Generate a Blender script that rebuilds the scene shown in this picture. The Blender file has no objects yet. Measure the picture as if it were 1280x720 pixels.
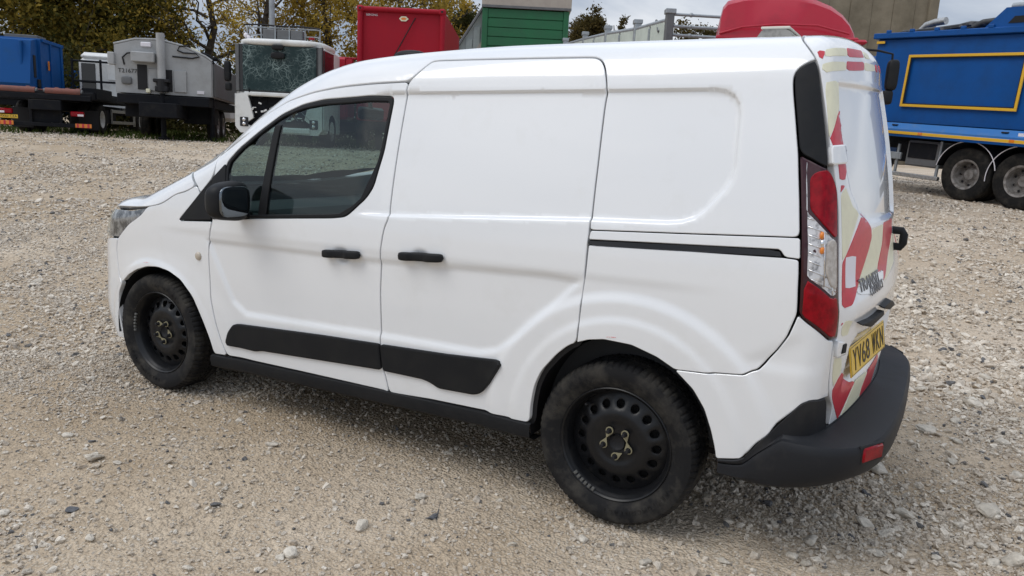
import bpy, bmesh, math, random
import numpy as np
from math import pi, radians, sin, cos
from mathutils import Vector, Matrix
from mathutils.geometry import delaunay_2d_cdt
random.seed(7); RNG=np.random.default_rng(7)
S=bpy.context.scene
# ------------------------------------------------------------------ camera
CAM=Vector((.956,-3.483,1.435)); YAW,PIT,ROL=radians(118.77),radians(10.76),radians(2.89)
fw=Vector((cos(YAW)*cos(PIT),sin(YAW)*cos(PIT),-sin(PIT))); r0=Vector((sin(YAW),-cos(YAW),0)); u0=r0.cross(fw)
rt=r0*cos(ROL)+u0*sin(ROL); up=-r0*sin(ROL)+u0*cos(ROL)
cam=bpy.data.cameras.new('camera'); cam.sensor_width=36; cam.lens=951.7/1280*36; cam.clip_end=1500; cam.clip_start=.05
co=bpy.data.objects.new('camera',cam); S.collection.objects.link(co)
M4=Matrix((rt,up,-fw)).transposed().to_4x4(); M4.translation=CAM; co.matrix_world=M4; S.camera=co
# ------------------------------------------------------------------ sky, sun, exposure
W=bpy.data.worlds.new('World'); S.world=W; W.use_nodes=True
nt=W.node_tree; nt.nodes.clear()
SUN_EL,SUN_AZ=radians(52),radians(-128)       # azimuth of the sun measured from +x towards +y
def wn(t,**k):
    n=nt.nodes.new(t)
    for a,b in k.items(): setattr(n,a,b)
    return n
out=wn('ShaderNodeOutputWorld'); bg=wn('ShaderNodeBackground'); nt.links.new(bg.outputs[0],out.inputs[0])
sky=wn('ShaderNodeTexSky',sky_type='NISHITA',sun_disc=False,sun_elevation=SUN_EL,sun_rotation=pi/2-SUN_AZ)
tc=wn('ShaderNodeTexCoord'); mp=wn('ShaderNodeMapping'); mp.inputs['Scale'].default_value=(1.6,1.6,3.6)
nt.links.new(tc.outputs['Generated'],mp.inputs[0])
nz=wn('ShaderNodeTexNoise'); nz.inputs['Scale'].default_value=1.7; nz.inputs['Detail'].default_value=7; nz.inputs['Roughness'].default_value=.55; nz.inputs['Distortion'].default_value=.4
nt.links.new(mp.outputs[0],nz.inputs[0])
cr=wn('ShaderNodeValToRGB'); cr.color_ramp.elements[0].position=.40; cr.color_ramp.elements[0].color=(3.7,4.4,5.6,1); cr.color_ramp.elements[1].position=.60; cr.color_ramp.elements[1].color=(8.4,8.7,9.2,1)
nt.links.new(nz.outputs[0],cr.inputs[0])
mx=wn('ShaderNodeMix',data_type='RGBA'); mx.inputs[0].default_value=.90
nt.links.new(sky.outputs[0],mx.inputs[6]); nt.links.new(cr.outputs[0],mx.inputs[7]); # an overcast sky is brighter overhead than at the horizon
sx=wn('ShaderNodeSeparateXYZ'); nt.links.new(tc.outputs['Generated'],sx.inputs[0]); mr=wn('ShaderNodeMapRange'); mr.inputs[1].default_value=0; mr.inputs[2].default_value=1; mr.inputs[3].default_value=.66; mr.inputs[4].default_value=1.36; nt.links.new(sx.outputs[2],mr.inputs[0])
ml=wn('ShaderNodeVectorMath',operation='SCALE'); nt.links.new(mx.outputs[2],ml.inputs[0]); nt.links.new(mr.outputs[0],ml.inputs['Scale']); nt.links.new(ml.outputs[0],bg.inputs[0])
bg.inputs[1].default_value=.118
sl=bpy.data.lights.new('sun','SUN'); sl.energy=1.15; sl.angle=radians(34); sl.color=(1,.96,.9)
so=bpy.data.objects.new('sun',sl); S.collection.objects.link(so)
sd=Vector((cos(SUN_AZ)*cos(SUN_EL),sin(SUN_AZ)*cos(SUN_EL),sin(SUN_EL))); so.rotation_euler=sd.to_track_quat('Z','Y').to_euler(); so.location=(0,0,30)
S.view_settings.view_transform='Standard'; S.view_settings.look='None'; S.view_settings.gamma=1; S.view_settings.exposure=0.10
# ------------------------------------------------------------------ materials
def mat(name,col,rough=.5,metal=0,coat=0,noise=None,bump=None,spec=.5,trans=0,ior=1.45,emit=None):
    """Principled material; noise=(scale, other colour, low, high) mixes a second colour by 3-D noise, bump=(scale, strength)"""
    m=bpy.data.materials.new(name); m.use_nodes=True; t=m.node_tree; b=t.nodes['Principled BSDF']
    b.inputs['Base Color'].default_value=(*col,1); b.inputs['Roughness'].default_value=rough; b.inputs['Metallic'].default_value=metal
    b.inputs['Coat Weight'].default_value=coat; b.inputs['Coat Roughness'].default_value=.04; b.inputs['Specular IOR Level'].default_value=spec
    b.inputs['Transmission Weight'].default_value=trans; b.inputs['IOR'].default_value=ior
    tcn=t.nodes.new('ShaderNodeTexCoord')
    if noise:
        n=t.nodes.new('ShaderNodeTexNoise'); n.inputs['Scale'].default_value=noise[0]; n.inputs['Detail'].default_value=6; n.inputs['Roughness'].default_value=.65
        t.links.new(tcn.outputs['Object'],n.inputs[0])
        r=t.nodes.new('ShaderNodeValToRGB'); r.color_ramp.elements[0].position=noise[2]; r.color_ramp.elements[1].position=noise[3]
        r.color_ramp.elements[0].color=(*col,1); r.color_ramp.elements[1].color=(*noise[1],1)
        t.links.new(n.outputs[0],r.inputs[0]); t.links.new(r.outputs[0],b.inputs['Base Color'])
        if len(noise)>4:
            q=t.nodes.new('ShaderNodeMapRange'); q.inputs[1].default_value=noise[2]; q.inputs[2].default_value=noise[3]; q.inputs[3].default_value=rough; q.inputs[4].default_value=noise[4]
            t.links.new(n.outputs[0],q.inputs[0]); t.links.new(q.outputs[0],b.inputs['Roughness'])
    if bump:
        n=t.nodes.new('ShaderNodeTexNoise'); n.inputs['Scale'].default_value=bump[0]; n.inputs['Detail'].default_value=4
        t.links.new(tcn.outputs['Object'],n.inputs[0])
        bp=t.nodes.new('ShaderNodeBump'); bp.inputs['Strength'].default_value=bump[1]; bp.inputs['Distance'].default_value=bump[2] if len(bump)>2 else .01
        t.links.new(n.outputs[0],bp.inputs['Height']); t.links.new(bp.outputs[0],b.inputs['Normal'])
    if emit: b.inputs['Emission Color'].default_value=(*emit[0],1); b.inputs['Emission Strength'].default_value=emit[1]
    return m
M=dict(
 paint=mat('white_paint',(.80,.815,.83),.22,coat=1.,noise=(5,(.755,.765,.765),.55,.85,.30)),
 paint2=mat('white_lorry_paint',(.70,.71,.70),.42,coat=.15,noise=(3,(.50,.49,.45),.5,.85,.6)),
 plastic=mat('black_plastic',(.012,.013,.015),.5,noise=(9,(.020,.020,.020),.45,.75,.65),bump=(350,.12,.002),spec=.22),
 greyplastic=mat('weathered_bumper_plastic',(.015,.016,.019),.55,noise=(7,(.032,.031,.031),.52,.76,.7),bump=(400,.12,.002),spec=.28),
 gloss=mat('gloss_black',(.012,.012,.014),.14,coat=.3),
 seal=mat('rubber_and_gap_black',(.010,.010,.012),.7),
 dark=mat('dark_underbody',(.012,.012,.012),.85),
 rubber=mat('tyre_rubber',(.011,.011,.012),.72,noise=(8,(.085,.078,.066),.46,.82,.95),bump=(60,.25,.004),spec=.25),
 steel=mat('black_steel_wheel',(.0075,.008,.0095),.33,spec=.4,noise=(16,(.018,.017,.016),.55,.78,.6)),
 alu=mat('bare_aluminium',(.55,.55,.54),.38,metal=.9,noise=(20,(.35,.34,.32),.4,.7,.5)),
 chrome=mat('chrome',(.75,.75,.76),.12,metal=1.),
 gold=mat('nut_pointer',(.25,.225,.14),.6),
 redlens=mat('red_lens',(.30,.002,.010),.10,coat=.05,spec=.25,noise=(30,(.19,.0015,.007),.4,.6)),
 darkred=mat('dark_red_lens',(.034,.003,.007),.14,coat=.3),
 amber=mat('amber_lens',(.75,.22,.02),.2,coat=.5),
 red=mat('red_reflective',(.56,.028,.048),.38,coat=.25,noise=(40,(.48,.022,.04),.4,.65)),
 cream=mat('cream_reflective',(.76,.74,.55),.42,coat=.2,noise=(25,(.70,.67,.50),.45,.7)),
 label=mat('label_white',(.74,.72,.76),.45),
 yellow=mat('plate_yellow',(.78,.50,.035),.42,coat=.3,noise=(18,(.62,.40,.05),.5,.75)),
 ink=mat('black_ink',(.015,.015,.015),.45),
 badge=mat('badge_chrome',(.20,.20,.21),.3,metal=.7),
 greyint=mat('cab_trim_grey',(.045,.047,.050),.75),
 cloth=mat('seat_cloth',(.035,.036,.040),.9,bump=(200,.3,.003)),
 mirror=mat('mirror_glass',(.16,.18,.20),.03,metal=1.),
)
def thin_glass(name,tint,ior=1.5):
    m=bpy.data.materials.new(name); m.use_nodes=True; t=m.node_tree; t.nodes.remove(t.nodes['Principled BSDF'])
    tr=t.nodes.new('ShaderNodeBsdfTransparent'); tr.inputs[0].default_value=(*tint,1); gl=t.nodes.new('ShaderNodeBsdfGlossy'); gl.inputs['Roughness'].default_value=.015; gl.inputs[0].default_value=(.9,.95,.95,1)
    lw=t.nodes.new('ShaderNodeLayerWeight'); lw.inputs[0].default_value=.5; pw=t.nodes.new('ShaderNodeMath'); pw.operation='POWER'; pw.inputs[1].default_value=5; t.links.new(lw.outputs['Facing'],pw.inputs[0])
    fr=t.nodes.new('ShaderNodeMapRange'); fr.inputs[3].default_value=(ior-1)**2/(ior+1)**2*1.5; fr.inputs[4].default_value=1; t.links.new(pw.outputs[0],fr.inputs[0]); ms=t.nodes.new('ShaderNodeMixShader')
    t.links.new(fr.outputs[0],ms.inputs[0]); t.links.new(tr.outputs[0],ms.inputs[1]); t.links.new(gl.outputs[0],ms.inputs[2]); t.links.new(ms.outputs[0],t.nodes['Material Output'].inputs[0])
    return m
M['glass']=thin_glass('tinted_glass',(.36,.47,.46)); M['screen']=thin_glass('windscreen_glass',(.62,.72,.69)); M['clear']=thin_glass('clear_lens',(.92,.93,.93),1.35)
# ------------------------------------------------------------------ object helpers
COL=S.collection
def tag(o,label=None,cat=None,group=None,kind=None):
    if label: o['label']=label
    if cat: o['category']=cat
    if group: o['group']=group
    if kind: o['kind']=kind
    return o
def thing(name,label,cat,loc=(0,0,0),rz=0,group=None):
    o=bpy.data.objects.new(name,None); COL.objects.link(o); o.location=loc; o.rotation_euler=(0,0,rz); o.empty_display_size=.2
    return tag(o,label,cat,group)
def link(name,me,m=None,parent=None):
    if m is not None and not me.materials: me.materials.append(M[m] if isinstance(m,str) else m)
    o=bpy.data.objects.new(name,me); COL.objects.link(o)
    if parent is not None: o.parent=parent
    return o
def raw(verts,faces,smooth=False,sharp=None):
    me=bpy.data.meshes.new('m'); me.from_pydata([tuple(map(float,v)) for v in verts],[],[tuple(map(int,f)) for f in faces]); me.update()
    if smooth:
        me.polygons.foreach_set('use_smooth',[True]*len(me.polygons))
        if sharp: me.set_sharp_from_angle(angle=radians(sharp))
    return me
class MB:
    """collects shapes into one mesh"""
    def __init__(s): s.v=[]; s.f=[]
    def add(s,v,f):
        n=len(s.v); s.v+= [Vector(q) for q in v]; s.f+=[tuple(i+n for i in q) for q in f]; return s
    def box(s,c,d,b=None,rot=None):
        """box of centre c and size d with chamfered edges"""
        hx,hy,hz=d[0]/2,d[1]/2,d[2]/2
        if b is None: b=min(.012,.18*min(d))
        b=min(b,.45*min(d)); P=[]; idx={}
        for sx in (-1,1):
            for sy in (-1,1):
                for sz in (-1,1):
                    idx[sx,sy,sz]=len(P)
                    P+=[(sx*hx,sy*(hy-b),sz*(hz-b)),(sx*(hx-b),sy*hy,sz*(hz-b)),(sx*(hx-b),sy*(hy-b),sz*hz)]
        F=[]
        def q(L,nrm):
            a=[Vector(P[i]) for i in L]; n=(a[1]-a[0]).cross(a[2]-a[0])
            F.append(tuple(L) if n.dot(Vector(nrm))>0 else tuple(L[::-1]))
        for ax in range(3):
            o1,o2=[i for i in range(3) if i!=ax]
            for sg in (-1,1):
                L=[]
                for a,bb in ((-1,-1),(1,-1),(1,1),(-1,1)):
                    k=[0,0,0]; k[ax]=sg; k[o1]=a; k[o2]=bb; L.append(idx[tuple(k)]+ax)
                nn=[0,0,0]; nn[ax]=sg; q(L,nn)
            for a in (-1,1):
                for bb in (-1,1):
                    k=[0,0,0]; k[o1]=a; k[o2]=bb; k0=k[:]; k1=k[:]; k0[ax]=-1; k1[ax]=1
                    i0,i1=idx[tuple(k0)],idx[tuple(k1)]; q([i0+o1,i1+o1,i1+o2,i0+o2],k)
        for k,i in idx.items(): q([i,i+1,i+2],k)
        V=[Vector(a) for a in P]
        if rot is not None: V=[rot@a for a in V]
        c=Vector(c); return s.add([a+c for a in V],F)
    def tube(s,pts,r,n=8,cap=True):
        pts=[Vector(p) for p in pts]; rs=r if isinstance(r,(list,tuple)) else [r]*len(pts)
        V=[];F=[]; prev=None
        for i,p in enumerate(pts):
            t=(pts[min(i+1,len(pts)-1)]-pts[max(i-1,0)]).normalized()
            a=prev if prev is not None else (Vector((0,0,1)) if abs(t.z)<.9 else Vector((1,0,0)))
            e=(a-t*a.dot(t)); e=e.normalized() if e.length>1e-6 else t.orthogonal().normalized(); prev=e; g=t.cross(e)
            for k in range(n):
                w=2*pi*k/n; V.append(p+(e*cos(w)+g*sin(w))*rs[i])
        for i in range(len(pts)-1):
            for k in range(n):
                a=i*n+k; b=i*n+(k+1)%n; F.append((a,b,b+n,a+n))
        if cap: F.append(tuple(range(n))[::-1]); F.append(tuple((len(pts)-1)*n+k for k in range(n)))
        return s.add(V,F)
    def lathe(s,prof,n=48,axis='y',c=(0,0,0),close=False):
        """prof: list of (radius, height along axis)"""
        V=[];F=[]; m=len(prof); c=Vector(c)
        for k in range(n):
            w=2*pi*k/n
            for (r,h) in prof:
                a,b=r*cos(w),r*sin(w)
                V.append(c+(Vector((a,h,b)) if axis=='y' else Vector((h,a,b)) if axis=='x' else Vector((a,b,h))))
        flip=axis!='y'
        for k in range(n):
            for i in range(m-1):
                a=k*m+i; b=((k+1)%n)*m+i; q=(a,b,b+1,a+1); F.append(q if flip else q[::-1])
        return s.add(V,F)
    def prism(s,poly,d,fr=None,b=0):
        """polygon of (u,v) points pushed by d along the third axis; fr=(origin,U,V,N)"""
        o,U,Vv,N=fr if fr else (Vector((0,0,0)),Vector((1,0,0)),Vector((0,0,1)),Vector((0,-1,0)))
        o,U,Vv,N=map(Vector,(o,U,Vv,N)); n=len(poly); V=[]
        ar=sum(poly[i][0]*poly[(i+1)%n][1]-poly[(i+1)%n][0]*poly[i][1] for i in range(n))
        if ar*(U.cross(Vv).dot(N))<0: poly=poly[::-1]
        for h in (0,d): V+=[o+U*a+Vv*c+N*h for a,c in poly]
        F=[tuple(range(n))[::-1],tuple(range(n,2*n))]+[(i,(i+1)%n,(i+1)%n+n,i+n) for i in range(n)]
        if d<0: F=[f[::-1] for f in F]
        return s.add(V,F)
    def sphere(s,c,r,n=12,m=8,sc=(1,1,1)):
        V=[];F=[]; c=Vector(c)
        for j in range(m+1):
            for i in range(n):
                a=pi*j/m; w=2*pi*i/n; V.append(c+Vector((sin(a)*cos(w)*r*sc[0],sin(a)*sin(w)*r*sc[1],cos(a)*r*sc[2])))
        for j in range(m):
            for i in range(n):
                a=j*n+i; b=j*n+(i+1)%n; F.append((a,a+n,b+n,b))
        return s.add(V,F)
    def build(s,name,m,parent=None,smooth=None,loc=None):
        me=raw(s.v,s.f,smooth is not None,smooth); o=link(name,me,m,parent)
        if loc is not None: o.location=loc
        return o
def dup(o,parent=None,loc=None,rz=None,label=None):
    c=o.copy(); COL.objects.link(c)
    if parent is not None: c.parent=parent
    if loc is not None: c.location=loc
    if rz is not None: c.rotation_euler=(0,0,rz)
    if label: c['label']=label
    for ch in list(o.children): dup(ch,c)
    return c
def text_mesh(txt,size,depth=0.0,align='CENTER',narrow=1.0):
    cu=bpy.data.curves.new('t','FONT'); cu.body=txt; cu.size=size; cu.align_x=align; cu.align_y='CENTER'; cu.extrude=depth; cu.resolution_u=2
    ob=bpy.data.objects.new('t',cu); COL.objects.link(ob); dg=bpy.context.evaluated_depsgraph_get()
    me=bpy.data.meshes.new_from_object(ob.evaluated_get(dg)); bpy.data.objects.remove(ob)
    for v in me.vertices: v.co.x*=narrow
    me.materials.clear()
    return me
def frame_mat(o,U,V):
    U=Vector(U).normalized(); V=Vector(V); V=(V-U*V.dot(U)).normalized(); N=U.cross(V)
    m=Matrix((U,V,N)).transposed().to_4x4(); m.translation=Vector(o); return m

def spl(xs, ys):
    xs=np.array(xs,float); ys=np.array(ys,float); h=np.diff(xs); d=np.diff(ys)/h
    m=np.zeros(len(xs)); m[0]=d[0]; m[-1]=d[-1]
    for i in range(1,len(xs)-1):
        m[i]=0 if d[i-1]*d[i]<=0 else 3*(h[i-1]+h[i])/((2*h[i]+h[i-1])/d[i-1]+(h[i]+2*h[i-1])/d[i])
    def f(x):
        x=np.clip(x,xs[0],xs[-1]); i=np.clip(np.searchsorted(xs,x)-1,0,len(xs)-2)
        t=(x-xs[i])/h[i]
        return ((2*t**3-3*t*t+1)*ys[i]+(t**3-2*t*t+t)*h[i]*m[i]+(-2*t**3+3*t*t)*ys[i+1]+(t**3-t*t)*h[i]*m[i+1])
    return f
def sstep(a,b,x):
    t=np.clip((x-a)/(b-a),0,1); return t*t*(3-2*t)
def polyd(x,z,poly):
    # signed distance, positive inside
    d=np.full(x.shape,9.); ins=np.zeros(x.shape,bool); n=len(poly)
    for i in range(n):
        ax,az=poly[i]; bx,bz=poly[(i+1)%n]; ex,ez=bx-ax,bz-az
        t=np.clip(((x-ax)*ex+(z-az)*ez)/(ex*ex+ez*ez),0,1)
        d=np.minimum(d,np.hypot(x-ax-t*ex,z-az-t*ez))
        if az!=bz:
            c=((az>z)!=(bz>z))&(x<(bx-ax)*(z-az)/(bz-az)+ax); ins^=c
    return np.where(ins,d,-d)
Wz=spl([.1,.22,.30,.45,.60,.75,.9,1.0,1.1,1.2,1.35,1.6,1.72,1.9],[.84,.868,.885,.897,.906,.913,.915,.912,.904,.890,.862,.803,.772,.72])
Wx=spl([-3.6,-3.2,-2.9,-2.5,-1.5,0,.5,.9],[-.12,-.075,-.034,-.004,0,0,-.006,-.03])
Tt=spl([-3.5,-3.3,-3.05,-2.85,-2.68,-2.48,-2.29,-2.06,-1.84,-1.63,-1.44,-1.03,-.64,-.28,.04,.33,.52,.7,.9],
       [.82,.94,1.04,1.075,1.145,1.268,1.388,1.543,1.665,1.742,1.781,1.814,1.832,1.838,1.842,1.845,1.847,1.842,1.82])
R0=spl([.1,.4,.6,.93,1.0,1.2,1.34,1.475,1.6,1.74,1.82,1.9,2.0],[.79,.81,.825,.845,.834,.804,.782,.755,.726,.69,.672,.645,.60])
F0=spl([.1,.25,.4,.6,.78,.9,1.0,1.1],[3.40,3.47,3.52,3.50,3.48,3.46,3.43,3.3])
REC=[(-1.60,1.62),(.235,1.62),(.275,1.614),(.31,1.595),(.33,1.565),(.338,1.53),(.35,1.35),(.343,1.31),(.325,1.275),(.27,1.205),(.235,1.175),(.19,1.158),(.14,1.152),(-.14,1.143),(-1.07,1.096),(-1.60,1.085)]
SCO=[(-2.22,.905),(-2.05,.60),(-1.96,.545),(-1.5,.553),(-1.1,.562),(-.60,.565),(-.52,.585),(-.42,.66),(-.16,.92),(-.30,.93),(-1.2,.905)]
def rake(x): return .022*x+.03
HAND=[(-1.325,.905),(-.89,.935)]
def Wf(x,z):
    zp=z-rake(x); w=Wz(zp)+Wx(x)
    w=w-.014*sstep(-.003,.012,polyd(x,zp,REC))*sstep(-1.30,-1.12,x)
    w=w-.0115*sstep(-.008,.020,polyd(x,zp,SCO))
    # belt crease: band facing down below handle line
    xf=sstep(-2.7,-2.3,x)*(1-sstep(.1,.45,x))
    w=w+xf*.005*(sstep(.915,.955,zp)-1)
    # arches
    for cx,a,b in ((.02,.375,.405),(-2.645,.37,.365)):
        q=np.hypot((x-cx)/(a+.09),(zp-.30)/(b+.09)); w=w+.007*(1-sstep(.96,1.03,q))
    q=np.hypot((x-.02)/.60,(zp-.33)/.575); w=w+.012*(1-sstep(.91,.99,q))
    q=np.hypot((x+2.64)/.60,(zp-.33)/.46); w=w+.010*(1-sstep(.80,1.1,q))
    for hx,hz in HAND:
        q=np.hypot((x-hx+.01)/.056,(zp-hz)/.040); w=w-.014*(1-sstep(.35,1.,q))
    # rear corner pocket
    q=polyd(x,zp,[(.44,.72),(.47,.675),(.70,.675),(.74,.72),(.74,.95),(.60,.95),(.60,.83)]); w=w-.007*sstep(0,.05,q)
    return w
RWIN=[(-.69,1.69),(.10,1.725),(.14,1.69),(.14,1.25),(.10,1.225),(-.36,1.215),(-.51,1.215),(-.60,1.25),(-.68,1.33),(-.725,1.46),(-.71,1.62)]
RPLT=[(-.66,.64),(.14,.66),(.14,.86),(-.60,.84),(-.66,.80)]
def rint(a,b,r):
    return np.minimum(-r,np.maximum(a,b))+np.hypot(np.maximum(r+a,0),np.maximum(r+b,0))
def Tf(x,a):
    q=1-np.minimum(a/.62,1.3)**2
    return Tt(x+(.05+.15*sstep(-2.75,-2.2,x))*q)+(.030+.015*sstep(-2.75,-2.2,x))*q
def sdf(P):
    x=P[:,0]; a=np.sqrt(P[:,1]**2+1e-8); z=P[:,2]
    side=(a-Wf(x,z))
    top=(z-Tf(x,a))*.85
    y=P[:,1]
    rr=R0(z)-.19*a*a-.012*sstep(0,.018,polyd(y,z,RWIN))-.034*sstep(-.01,.05,polyd(y,z,RPLT))+.014*sstep(.87,.92,z-.10*(y+.7))*(1-sstep(.95,1.05,z-.10*(y+.7)))*(1-sstep(.70,.80,a))
    rear=x-rr
    front=-x-(F0(z)-.40*a*a)
    s=rint(side,top,.10)
    s=rint(s,rear,.055)
    s=rint(s,front,.12)
    return s
def grad(P,e=2e-3):
    g=np.stack([sdf(P+e*np.eye(3)[i])-sdf(P-e*np.eye(3)[i]) for i in range(3)],-1)
    return g/np.linalg.norm(g,axis=1,keepdims=True)
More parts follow.
